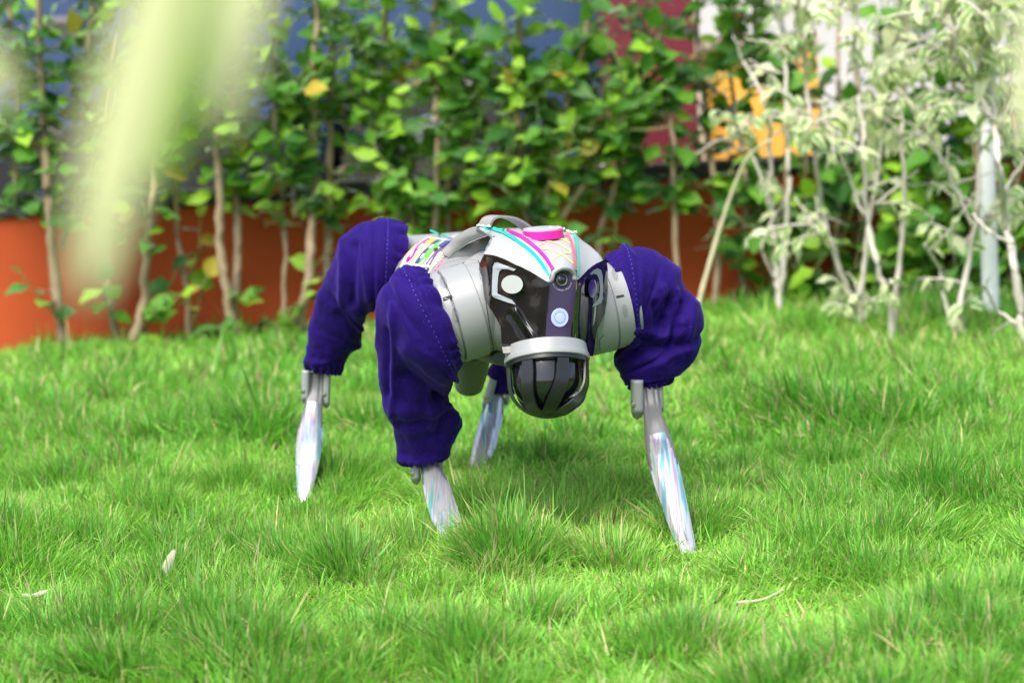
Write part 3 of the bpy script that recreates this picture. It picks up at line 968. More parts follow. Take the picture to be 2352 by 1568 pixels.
M['plate'] = mat('side_plate_grey', (0.24, 0.245, 0.25), 0.4, var=.03)
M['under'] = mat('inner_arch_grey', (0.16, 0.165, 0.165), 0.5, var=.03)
patch('side_plate', [(985, 630), (1000, 604), (1022, 582), (1060, 566), (1104, 556), (1114, 575), (1110, 604), (1070, 604), (1035, 614), (1000, 632)], ST, M['plate'], trunk, n=70, rings=8, thick=.002)
strip('housing_edge', [(1098, 598), (1104, 612), (1110, 640), (1117, 700), (1126, 760), (1134, 806)], 1.6, SL, M['seam'], mL, n=30)
strip('housing_edge', [(1018, 606), (1060, 594), (1098, 598)], 1.0, SL, M['dimple'], mL, n=20)
patch('notch', [(1100, 628), (1113, 624), (1116, 640), (1103, 642)], on_surf(BL, .0006, 2.2), M['dimple'], mL, n=24, rings=3, thick=.001)
patch('notch', [(1122, 690), (1130, 688), (1133, 706), (1124, 708)], on_surf(BL, .0006, 2.2), M['seam'], mL, n=24, rings=3, thick=.001)
strip('housing_edge', [(1378, 806), (1376, 780), (1386, 770)], 1.3, SR, M['seam'], mR, n=20)
# screws on the flank
for x, y in ((1034, 629), (1099, 596), (1003, 577)):
    r1_ = patch('screw', ell(x, y, 7, 5), on_surf(TB, .0022, 2.3), M['grey'], trunk, n=24, rings=3, thick=.001)
    patch('screw_head', ell(x, y, 4.2, 3), on_surf(TB, .0030, 2.3), M['seam'], r1_, n=20, rings=2, thick=.001)

# hood: control rows front to back
ROWS = [
    [(1109, 583, 2.170), (1153, 593, 2.155), (1192, 612, 2.140), (1238, 636, 2.118), (1260, 648, 2.110), (1268, 627, 2.108), (1282, 616, 2.108), (1296, 613, 2.110), (1311, 617, 2.114), (1322, 630, 2.120), (1327, 643, 2.124), (1355, 616, 2.165), (1386, 597, 2.205)],
    [(1122, 566, 2.172), (1160, 574, 2.160), (1198, 588, 2.148), (1238, 608, 2.130), (1262, 617, 2.122), (1272, 610, 2.121), (1284, 605, 2.121), (1297, 603, 2.123), (1310, 605, 2.128), (1320, 608, 2.134), (1326, 612, 2.140), (1352, 598, 2.180), (1377, 584, 2.212)],
    [(1131, 546, 2.182), (1166, 553, 2.178), (1203, 563, 2.170), (1236, 577, 2.158), (1258, 584, 2.152), (1270, 582, 2.152), (1284, 580, 2.152), (1297, 579, 2.155), (1309, 579, 2.160), (1318, 580, 2.165), (1325, 581, 2.172), (1343, 575, 2.200), (1362, 570, 2.225)],
    [(1118, 531, 2.200), (1158, 536, 2.200), (1196, 543, 2.200), (1228, 551, 2.195), (1250, 555, 2.192), (1264, 555, 2.192), (1280, 555, 2.193), (1294, 554, 2.195), (1306, 554, 2.198), (1315, 554, 2.202), (1323, 555, 2.208), (1334, 555, 2.225), (1346, 558, 2.240)],
    [(1096, 521, 2.225), (1135, 523, 2.228), (1172, 528, 2.232), (1205, 532, 2.235), (1228, 534, 2.238), (1245, 534, 2.240), (1264, 534, 2.242), (1280, 534, 2.244), (1296, 534, 2.246), (1308, 534, 2.248), (1320, 536, 2.250), (1325, 541, 2.258), (1328, 548, 2.266)],
    [(1090, 525, 2.290), (1128, 527, 2.295), (1160, 531, 2.30), (1190, 535, 2.30), (1212, 536, 2.30), (1230, 536, 2.305), (1250, 536, 2.31), (1266, 536, 2.31), (1282, 537, 2.31), (1292, 538, 2.31), (1300, 541, 2.315), (1306, 546, 2.32), (1310, 556, 2.32)],
]


def grid_surface(name, rows, mat_, parent, nu=72, nv=50, thick=.004):
    G = [[P(*c) for c in r] for r in rows]
    cols = [spline([G[r][c] for r in range(len(G))], nv) for c in range(len(G[0]))]
    pts = [spline([cols[c][v] for c in range(len(cols))], nu) for v in range(nv)]
    verts = [p for r in pts for p in r]
    n = len(verts)
    faces = [(v * nu + u, (v + 1) * nu + u, (v + 1) * nu + u + 1, v * nu + u + 1) for v in range(nv - 1) for u in range(nu - 1)]
    o = mk(name, verts, faces, mat_, parent)
    sd = o.modifiers.new('thick', 'SOLIDIFY'); sd.thickness = thick; sd.offset = -1
    return o


hood = grid_surface('hood', ROWS, M['white'], dog)
hme = hood.data
# orient normals towards the camera so the shell thickens inward
bm = bmesh.new(); bm.from_mesh(hme)
bm.faces.ensure_lookup_table()
f0 = bm.faces[len(bm.faces) // 2]
if f0.normal.dot(Vector((0, -1, 1))) < 0: bmesh.ops.reverse_faces(bm, faces=bm.faces)
bm.to_mesh(hme); bm.free()
HB = bvh_of(hood)
SH = on_surf(HB, .0007, 2.2)
SH2 = on_surf(HB, .0011, 2.2)

# wing of the hood that arches back over the left shoulder
WR = [
    [(1131, 545, 2.183), (1124, 540, 2.20), (1098, 548, 2.24), (1072, 560, 2.28), (1048, 578, 2.31), (1030, 592, 2.325)],
    [(1124, 536, 2.190), (1112, 531, 2.21), (1085, 541, 2.25), (1060, 556, 2.29), (1040, 574, 2.315), (1024, 588, 2.33)],
    [(1118, 531, 2.200), (1100, 523, 2.23), (1074, 534, 2.27), (1052, 550, 2.30), (1034, 568, 2.325), (1018, 583, 2.335)],
    [(1110, 527, 2.215), (1090, 521, 2.25), (1066, 530, 2.29), (1045, 545, 2.32), (1028, 562, 2.34), (1012, 577, 2.35)],
]
wing = grid_surface('shoulder_wing', WR, M['shell'], dog, 40, 16, .003)
# shadowed inner arch below the wing
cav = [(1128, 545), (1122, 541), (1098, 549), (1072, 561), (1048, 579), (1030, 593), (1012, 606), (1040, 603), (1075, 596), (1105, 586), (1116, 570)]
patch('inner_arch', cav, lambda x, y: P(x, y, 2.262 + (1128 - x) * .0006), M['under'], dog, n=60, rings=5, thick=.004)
# neck block fills between hood and trunk, behind the mask
nb = [(1118, 585, 2.20), (1385, 598, 2.235)]
st = [(F + fw * .060 + Z * .004, .052, .048, 0), (F + fw * .03 + Z * .004, .066, .056, 0), (F - fw * .01 + Z * .004, .072, .060, 0), (F - fw * .06 + Z * .002, .076, .060, 0)]
superloft('neck_block', st, M['shell'], dog)

# tapes on the hood
strip('green_tape', [(1095, 522), (1130, 526), (1157, 535), (1184, 551), (1209, 569), (1228, 586), (1243, 604), (1260, 632)], 7.5, SH, M['teal'], hood)
strip('green_tape', [(1130, 526), (1157, 535), (1184, 551)], 7.6, on_surf(HB, .0012, 2.2), M['teal'], hood)
strip('film_tape', [(1150, 529), (1178, 540), (1205, 556), (1226, 572), (1243, 590), (1264, 622)], 11, on_surf(HB, .0004, 2.2), M['holo'], hood)
strip('pink_tape', [(1163, 530), (1194, 543), (1218, 560), (1238, 577), (1253, 594), (1271, 619)], 8.5, SH2, M['pink'], hood)
strip('red_tape', [(1302, 537), (1310, 553), (1316, 573), (1319, 598), (1321, 621)], 6.5, SH2, M['red'], hood)
strip('green_tape', [(1318, 540), (1323, 553), (1325, 575), (1326, 600), (1326, 634)], 5, SH2, M['teal'], hood)
zz = zf(1850, 820, 3.92)
for path in ([(1010, 470), (930, 520)], [(1000, 520), (1150, 535), (1290, 565), (1420, 590), (1560, 640), (1700, 730)], [(1180, 650), (1230, 615), (1290, 590)], [(1320, 570), (1440, 545), (1600, 540), (1700, 550)],
             [(1220, 690), (1350, 700), (1500, 745), (1620, 820), (1730, 920)], [(1400, 895), (1460, 830), (1560, 770), (1700, 750)], [(1560, 530), (1640, 580), (1700, 620)]):
    strip('yellow_line', [zz(*p) for p in path], 2.6, SH, M['yellow'], hood, n=20)

# pink-edged disc on the crest
dc = P(1247, 538, 2.215)
dax = (Z * 1.0 + fw * .06 - lat * .02).normalized()
disc = revolve('speaker_disc', dc - dax * .004, dax, [(0, .0225), (.0002, .0236), (.0092, .0226), (.0096, .0218), (.0098, .012)], M['pink'], hood, 64)
revolve('disc_top', dc - dax * .004, dax, [(.0093, .0222), (.0108, .0219), (.0112, .0205), (.0112, .004)], M['white'], disc, 64)
# dried glue blobs
gv_ = ([], [])
for i in range(46):
    k = random.random()
    if i < 18: x, y = 1096 + 34 * k, 519 + random.uniform(-2, 3) + 3 * k
    elif i < 34: x, y = 1300 + 28 * k, 530 + random.uniform(-1, 3) + 4 * k
    else: x, y = 1262 + 34 * k, 521 + 5 * k + random.uniform(-1, 1)
    c = P(x, y, 2.235 if i < 34 else 2.215); r_ = random.uniform(.0008, .0022)
    n0 = len(gv_[0])
    for dx, dy, dz in ((1, 0, 0), (-1, 0, 0), (0, 1, 0), (0, -1, 0), (0, 0, 1.1), (0, 0, -1)):
        gv_[0].append(c + Vector((dx, dy, dz)) * r_ * random.uniform(.7, 1.3))
    for a, b, c2 in ((0, 2, 4), (2, 1, 4), (1, 3, 4), (3, 0, 4), (2, 0, 5), (1, 2, 5), (3, 1, 5), (0, 3, 5)): gv_[1].append((n0 + a, n0 + b, n0 + c2))
mk('glue_crumbs', gv_[0], gv_[1], M['glue'], hood)['kind'] = 'stuff'

# carrying handle
hp = spline([P(1098, 535, 2.36), P(1101, 515, 2.36), P(1110, 500, 2.36), P(1128, 494, 2.365), P(1152, 496, 2.37), P(1172, 503, 2.375), P(1192, 516, 2.38), P(1212, 534, 2.385)], 40)
verts, faces = [], []
for i, p in enumerate(hp):
    w = .034
    a = hp[max(0, i - 1)]; b = hp[min(39, i + 1)]
    nrm = (b - a).cross(fw).normalized()
    for q in (p - fw * 0.002, p + fw * w, p + fw * w + nrm * .0025, p - fw * .002 + nrm * .0025): verts.append(q)
for i in range(39):
    for k in range(4):
        faces.append((i * 4 + k, i * 4 + (k + 1) % 4, (i + 1) * 4 + (k + 1) % 4, (i + 1) * 4 + k))
faces += [(3, 2, 1, 0), tuple(39 * 4 + k for k in range(4))]
h_ = mk('carry_handle', verts, faces, M['shell'], dog)
bm = bmesh.new(); bm.from_mesh(h_.data); bmesh.ops.recalc_face_normals(bm, faces=bm.faces); bm.to_mesh(h_.data); bm.free(); flat_edges(h_, 40)

# sticker with print on the flank
z3 = zf(1500, 800, 3.36)
SK = on_surf(TB, .0012, 2.45); SK2 = on_surf(TB, .0020, 2.45); SK3 = on_surf(TB, .0027, 2.45)


def quadmap(u, v):
    """u along the print, v up the letters; control points read off the picture"""
    a = [Vector((330, 955)), Vector((400, 830)), Vector((520, 655)), Vector((700, 505))]
    b = [Vector((735, 1010)), Vector((800, 880)), Vector((950, 700)), Vector((1150, 560))]

    def cb(p, t):
        return crom(p[0] * 2 - p[1], p[0], p[1], p[2], t * 3) if t < 1 / 3 else (crom(p[0], p[1], p[2], p[3], t * 3 - 1) if t < 2 / 3 else crom(p[1], p[2], p[3], p[3] * 2 - p[2], t * 3 - 2))
    A = cb(a, min(1, v)); B = cb(b, min(1, v))
    q = A.lerp(B, u)
    return z3(q.x, q.y)


def sheet(name, u0, u1, v0, v1, S_, mt, par, nu=8, nv=16):
    verts, faces = [], []
    for j in range(nv + 1):
        for i in range(nu + 1):
            x, y = quadmap(u0 + (u1 - u0) * i / nu, v0 + (v1 - v0) * j / nv)
            verts.append(S_(x, y))
    for j in range(nv):
        for i in range(nu):
            k = j * (nu + 1) + i
            faces.append((k, k + 1, k + nu + 2, k + nu + 1))
    return mk(name, verts, faces, mt, par)


stick = sheet('sticker', 0, 1, 0, 1, SK, M['paper'], trunk, 20, 24)


def glyph(ch, bold=0.0):
    cu = bpy.data.curves.new('g', 'FONT'); cu.body = ch; cu.size = 1.0; cu.resolution_u = 3; cu.offset = bold
    o = bpy.data.objects.new('g', cu)
    me = bpy.data.meshes.new_from_object(o)
    bpy.data.objects.remove(o); bpy.data.curves.remove(cu)
    return me


def letter(ch, u0, u1, v0, v1, mt):
    me = glyph(ch, .035)
    bm = bmesh.new(); bm.from_mesh(me)
    bmesh.ops.triangulate(bm, faces=bm.faces)
    for _ in range(2):
        le = [e for e in bm.edges if e.calc_length() > .15]
        if le: bmesh.ops.subdivide_edges(bm, edges=le, cuts=1)
    bmesh.ops.triangulate(bm, faces=bm.faces)
    xs = [v.co.x for v in bm.verts]; ys = [v.co.y for v in bm.verts]
    x0, x1, y0, y1 = min(xs), max(xs), min(ys), max(ys)
    verts = []
    for v in bm.verts:
        u = u0 + (u1 - u0) * (v.co.x - x0) / (x1 - x0); w = v0 + (v1 - v0) * (v.co.y - y0) / (y1 - y0)
        verts.append(SK2(*quadmap(u, w)))
    bm.verts.index_update()
    faces = [tuple(v.index for v in f.verts) for f in bm.faces]
    bm.free(); bpy.data.meshes.remove(me)
    return mk('letter', verts, faces, mt, stick, smooth=False)


letter('S', .05, .20, .30, .97, M['pink'])
letter('T', .17, .36, .30, .97, M['orange'])
letter('E', .38, .50, .30, .95, M['navy'])
letter('M', .50, .68, .30, .95, M['green'])
letter('R', .74, .92, .30, .93, M['violet'])
for u0, u1, v0, v1, mt in ((.04, .30, .03, .22, M['navy']), (.40, .52, .06, .22, M['crimson']), (.62, .95, .05, .22, M['navy'])):
    bx_ = sheet('printed_box', u0, u1, v0, v1, SK2, mt, stick, 4, 6)
    if mt is M['navy']:
        for k in range(3):
            uu = u0 + (u1 - u0) * (.15 + .25 * k)
            sheet('box_print', uu, uu + (u1 - u0) * .16, v0 + .05, v1 - .05, SK3, M['paper'], bx_, 2, 3)
# coloured lines on the shell
strip('pink_line', [z3(*p) for p in ((1035, 640), (960, 760), (880, 880), (810, 970))], 3.2, SK, M['pink'], trunk)
strip('yellow_line', [z3(*p) for p in ((960, 740), (880, 800), (800, 880), (740, 960))], 3.2, SK, M['yellow'], trunk)
strip('pink_line', [z3(*p) for p in ((640, 560), (540, 600), (450, 680), (400, 760))], 2.6, on_surf(TB, .0006, 2.5), M['pink'], trunk)
strip('yellow_line', [z3(*p) for p in ((560, 600), (480, 680), (420, 760), (350, 900))], 4, on_surf(TB, .0006, 2.5), M['yellow'], trunk)
strip('green_line', [z3(*p) for p in ((740, 405), (850, 450), (1000, 500))], 4, on_surf(TB, .0006, 2.45), M['teal'], trunk)
strip('red_edge', [z3(*p) for p in ((312, 985), (300, 1040), (292, 1100))], 5, on_surf(TB, .0006, 2.45), M['crimson'], trunk)
for px_, py_, mt in ((1040, 548, 'holo'), (1052, 556, 'pink'), (1024, 560, 'navy')):
    patch('sticker_scrap', [(px_ - 16, py_ + 8), (px_ + 10, py_ - 10), (px_ + 20, py_ - 8), (px_ - 6, py_ + 12)], on_surf(TB, .003, 2.4), M[mt], trunk, n=24, rings=3, thick=.0006)

# ---- face
pS = P(1257, 700, 2.108)
nS = (fw + Z * .03).normalized()
Sst = on_plane(pS, nS)
dL = (-lat * math.cos(R(38)) - fw * math.sin(R(38))).normalized()
nL = dL.cross(Z); nL = (nL if nL.y < 0 else -nL).normalized()
SLp0 = on_plane(Sst(1257, 700), (nL + Z * .02).normalized())
dR = (lat * math.cos(R(48)) - fw * math.sin(R(48))).normalized()
nR = dR.cross(Z); nR = (nR if nR.y < 0 else -nR).normalized()
SRp0 = on_plane(Sst(1324, 700), (nR - Z * .10).normalized())


SLe = on_plane(SLp0(*zf(1750, 950, 1.96)(585, 367)), (nL + Z * .10 - rt * .16).normalized())


def g1(x, y, x1, y1, x2, y2, w):
    """bell around a segment"""
    d = Vector((x2 - x1, y2 - y1)); L_ = d.length_squared
    t = max(0, min(1, ((x - x1) * d.x + (y - y1) * d.y) / L_))
    e = Vector((x - x1 - d.x * t, y - y1 - d.y * t)).length
    return math.exp(-(e / w) ** 2)


def SLp(x, y, off=0.0):
    p = SLp0(x, y)
    r_ = (p - O).normalized()
    k = 0
    if x < 1126: k += (1126 - x) * .0011
    k -= .0030 * g1(x, y, 1118, 600, 1126, 690, 5)
    k -= .0035 * g1(x, y, 1185, 715, 1226, 778, 6) * (1)
    k += .0020 * g1(x, y, 1172, 722, 1212, 785, 6)
    k -= .0025 * g1(x, y, 1240, 660, 1228, 790, 14)
    k += .0022 * g1(x, y, 1200, 680, 1205, 790, 12)
    k += .0010 * mnoise.noise(Vector((x * .035, y * .02, 2))) + .00012 * mnoise.noise(Vector((x * .16, y * .08, 7)))
    if y > 795: k -= (y - 795) * .00035
    if y < 620 and x > 1110: k += .0
    return p + r_ * (k - off)


def SRp(x, y, off=0.0):
    p = SRp0(x, y)
    r_ = (p - O).normalized()
    k = 0
    k -= .006 * g1(x, y, 1333, 660, 1328, 790, 9)
    k += .004 * g1(x, y, 1350, 640, 1348, 800, 8)
    k -= .003 * g1(x, y, 1390, 610, 1391, 700, 5)
    k += .0010 * mnoise.noise(Vector((x * .08, y * .02, 2))) + .00015 * mnoise.noise(Vector((x * .2, y * .10, 7)))
    return p + r_ * (k - off)


z2 = zf(1750, 950, 1.96)
pl = [z2(*p) for p in ((365, 132), (420, 135), (470, 147), (540, 178), (600, 212), (640, 222), (700, 252), (760, 285), (800, 312), (840, 335), (878, 352), (872, 420), (868, 500), (860, 640), (850, 780), (842, 860), (838, 892), (780, 888), (700, 895), (600, 902), (515, 907),
                        (505, 850), (500, 800), (495, 700), (465, 640), (430, 580), (395, 530), (370, 490), (358, 400), (345, 300), (330, 270), (325, 220), (345, 170))]
maskL = patch('mask_panel', pl, SLp, M['film'], dog, n=150, rings=26, thick=.0018, jit=1.0)
pr_ = [z2(*p) for p in ((1300, 180), (1325, 190), (1335, 235), (1336, 380), (1332, 540), (1312, 600), (1290, 650), (1265, 700), (1250, 730), (1240, 800), (1232, 870), (1220, 932), (1160, 918), (1100, 912), (1045, 897), (1045, 800), (1050, 700), (1062, 620), (1070, 560), (1080, 490), (1085, 430), (1098, 380), (1115, 335), (1145, 290), (1180, 250), (1240, 205))]
maskR = patch('mask_panel', pr_, SRp, M['film'], dog, n=150, rings=20, thick=.0018, jit=.8)
# marks round the eyes
cl = [z2(*p) for p in ((614, 248), (540, 222), (470, 194), (448, 198), (434, 225), (428, 340), (425, 450), (436, 468), (520, 498), (616, 528), (585, 488), (520, 462), (470, 440), (470, 380), (476, 300), (486, 262), (508, 248), (560, 250), (598, 262))]
poly_plate('eye_mark', cl, lambda x, y: SLp(x, y, .0016), M['silver'], maskL, thick=.0012, n=110)
patch('eye_disc', ell(*z2(585, 367), 24.8, 21.2), lambda x, y: SLe(x, y) - ray(x, y) * .0045, M['mirror'], maskL, n=48, rings=4, thick=.0025)
cr_ = [z2(*p) for p in ((1196, 284), (1225, 255), (1255, 240), (1285, 256), (1295, 300), (1298, 400), (1296, 480), (1286, 512), (1250, 530), (1214, 545), (1225, 515), (1255, 490), (1268, 470), (1274, 400), (1268, 330), (1252, 292), (1228, 282), (1204, 292))]
poly_plate('eye_mark', cr_, lambda x, y: SRp(x, y, .0022), M['silver'], maskR, thick=.0012, n=110)
patch('eye_disc', ell(*z2(1216, 398), 9.8, 22.0), lambda x, y: SRp0(x, y) - (SRp0(x, y) - O).normalized() * .0045, M['mirror_violet'], maskR, n=48, rings=4, thick=.0025)

# centre strip with camera and lamp
arch = [(1262 + 30.5 - 30.5 * math.cos(t), 646 - 31 * math.sin(t)) for t in [math.pi * i / 24 for i in range(25)]]
fs = patch('face_strip', [(x + 0, y) for x, y in arch] + [(1322, 700), (1317, 799), (1252, 797), (1257, 700)], lambda x, y: Sst(x, y), M['strip'], dog, n=110, rings=8, thick=.004)
rim_ = patch('strip_frame', [(x + (-1.5 if x < 1291 else 2.5), y - 2.5) for x, y in arch] + [(1326, 700), (1320, 800), (1254, 799), (1258, 700)],
             lambda x, y: Sst(x, y) + ray(x, y) * .0012, M['shell'], dog, n=110, rings=6, thick=.02)
lc = Sst(1290.5, 643)
lens = revolve('camera_lens', lc, -nS, [(.003, .0082), (-.0002, .0082), (-.0006, .0078), (-.0004, .0070)], M['dark'], fs, 48)
revolve('lens_barrel', lc, -nS, [(.002, .0068), (-.0010, .0066), (-.0016, .0058), (-.0008, .0050), (.0005, .0046)], M['grey'], lens, 48)
revolve('lens_glass', lc, -nS, [(.001, .0047), (-.0003, .0046), (-.0012, .0034), (-.0017, .0015), (-.0018, .0003)], M['lens'], lens, 48)
# lamp
lp = Sst(1285.5, 729)
lamp = revolve('status_lamp', lp, -nS, [(.002, .0100), (-.0006, .0099), (-.0012, .0092), (-.0010, .0075)], M['lamp'], fs, 64)
revolve('lamp_centre', lp, -nS, [(.001, .0074), (-.0009, .0073), (-.0011, .0058)], M['lampblue'], lamp, 48)
revolve('lamp_lens', lp, -nS, [(.0005, .0056), (-.0014, .0055), (-.0020, .0040), (-.0024, .001)], M['lamp'], lamp, 48)
# lettering round the lens
txt = 'F2.2 3.2MM \u00d814 2Megapixel'
M['print'] = mat('pale_print', (0.55, 0.55, 0.60), 0.5)
vv, ff = [], []
upS = (Z - nS * Z.dot(nS)).normalized(); rtS = upS.cross(nS).normalized()
if rtS.x < 0: rtS = -rtS
nchar = len(txt)
for i, ch in enumerate(txt):
    if ch == ' ': continue
    a_ = R(198) + R(144) * i / (nchar - 1)            # left to right under the lens
    me = glyph(ch)
    rr_ = .0111
    rad = rtS * math.cos(a_) + upS * math.sin(a_)
    tan = rtS * -math.sin(a_) + upS * math.cos(a_)
    n0 = len(vv)
    for v in me.vertices:
        vv.append(lc + nS * .0004 + rad * rr_ + tan * (v.co.x - .25) * .0022 - rad * (v.co.y - .3) * .0022)
    ff += [tuple(n0 + k for k in f.vertices) for f in me.polygons]
    bpy.data.meshes.remove(me)
mk('lettering', vv, ff, M['print'], fs, smooth=False)

# chin cap and rotating sensor
C0 = P(1256, 820, 2.135)
C1 = P(1266, 962, 2.112)
da = (C1 - C0).normalized()
px_m = 4573 / 2.13
rim_r = 99.5 / px_m
s_ = 1 / px_m
capo = revolve('chin_cap', C0, da, [(-26 * s_, 80 * s_), (-25 * s_, 93 * s_), (-12 * s_, 95 * s_), (-1 * s_, 97 * s_), (0, 98.5 * s_), (4 * s_, 99.5 * s_), (11 * s_, 99.5 * s_), (13 * s_, 97.5 * s_), (12.5 * s_, 80 * s_)], M['shell'], dog, 96)
sens = revolve('sensor_ring', C0, da, [(13 * s_, 92 * s_), (13.2 * s_, 95.5 * s_), (22 * s_, 96 * s_), (23 * s_, 95 * s_), (23.2 * s_, 70 * s_)], M['cage'], dog, 96)
revolve('shadow_gap', C0, da, [(12 * s_, 90 * s_), (14 * s_, 90 * s_)], M['seam'], sens, 64)
core_c = C0 - rt * 3 * s_
revolve('sensor_core', core_c, da, [(20 * s_, 80 * s_), (26 * s_, 81 * s_), (66 * s_, 80 * s_), (78 * s_, 77 * s_), (90 * s_, 71 * s_), (102 * s_, 61 * s_), (112 * s_, 48 * s_), (120 * s_, 32 * s_), (124 * s_, 18 * s_), (126 * s_, 3 * s_)], M['core'], sens, 96, 60)
q_ = C0 + rt * 60 * s_ + da * 45 * s_ - fw * .004
revolve('sensor_block', q_, da, [(-20 * s_, 15 * s_), (-20 * s_, 17 * s_), (16 * s_, 17 * s_), (18 * s_, 14 * s_)], M['dark'], sens, 24)
ax_, u_, w_ = frame(da)


def cage_r(t):
    t = t / s_
    if t < 62: return (96 - 2 * (t / 62)) * s_
    k = min(1, (t - 62) / 80)
    return 94 * math.sqrt(max(0, 1 - k ** 2.0)) * s_


def cage_rib(a0, twist, width):
    n = 26
    verts, faces = [], []
    for i in range(n):
        k = i / (n - 1)
        t = (24 + 117.5 * math.sin(k * math.pi / 2)) * s_
        r_ = cage_r(t)
        ang = a0 + twist * k * k
        c = C0 + da * t
        rad = u_ * math.cos(ang) + w_ * math.sin(ang)
        tan = -u_ * math.sin(ang) + w_ * math.cos(ang)
        hw = width * s_ * (.5 + .12 * math.sin(k * 3))
        # keep ribs near the pole from crossing out of the dome
        for sg in (-1, 1):
            for rr in (0, -4.5):
                rc = max(0, r_ + rr * s_ * (1 if k < .8 else .6))
                verts.append(c + rad * rc + tan * hw * sg - (da * (4 * s_ * k) if rr else da * 0))
    for i in range(n - 1):
        a = i * 4
        for p_, q2 in ((0, 1), (1, 3), (3, 2), (2, 0)):
            faces.append((a + p_, a + q2, a + 4 + q2, a + 4 + p_))
    faces += [(0, 2, 3, 1), tuple((n - 1) * 4 + k for k in (1, 3, 2, 0))]
    o = mk('cage_rib', verts, faces, M['cage'], sens)
    bm = bmesh.new(); bm.from_mesh(o.data); bmesh.ops.recalc_face_normals(bm, faces=bm.faces); bm.to_mesh(o.data); bm.free()
    flat_edges(o, 45)


for i in range(7):
    cage_rib(2 * math.pi * i / 7 + .32, .75, 27)
revolve('cage_hub', C0, da, [(133 * s_, 30 * s_), (138 * s_, 26 * s_), (141.5 * s_, 14 * s_), (142.5 * s_, 3 * s_)], M['cage'], sens, 40)


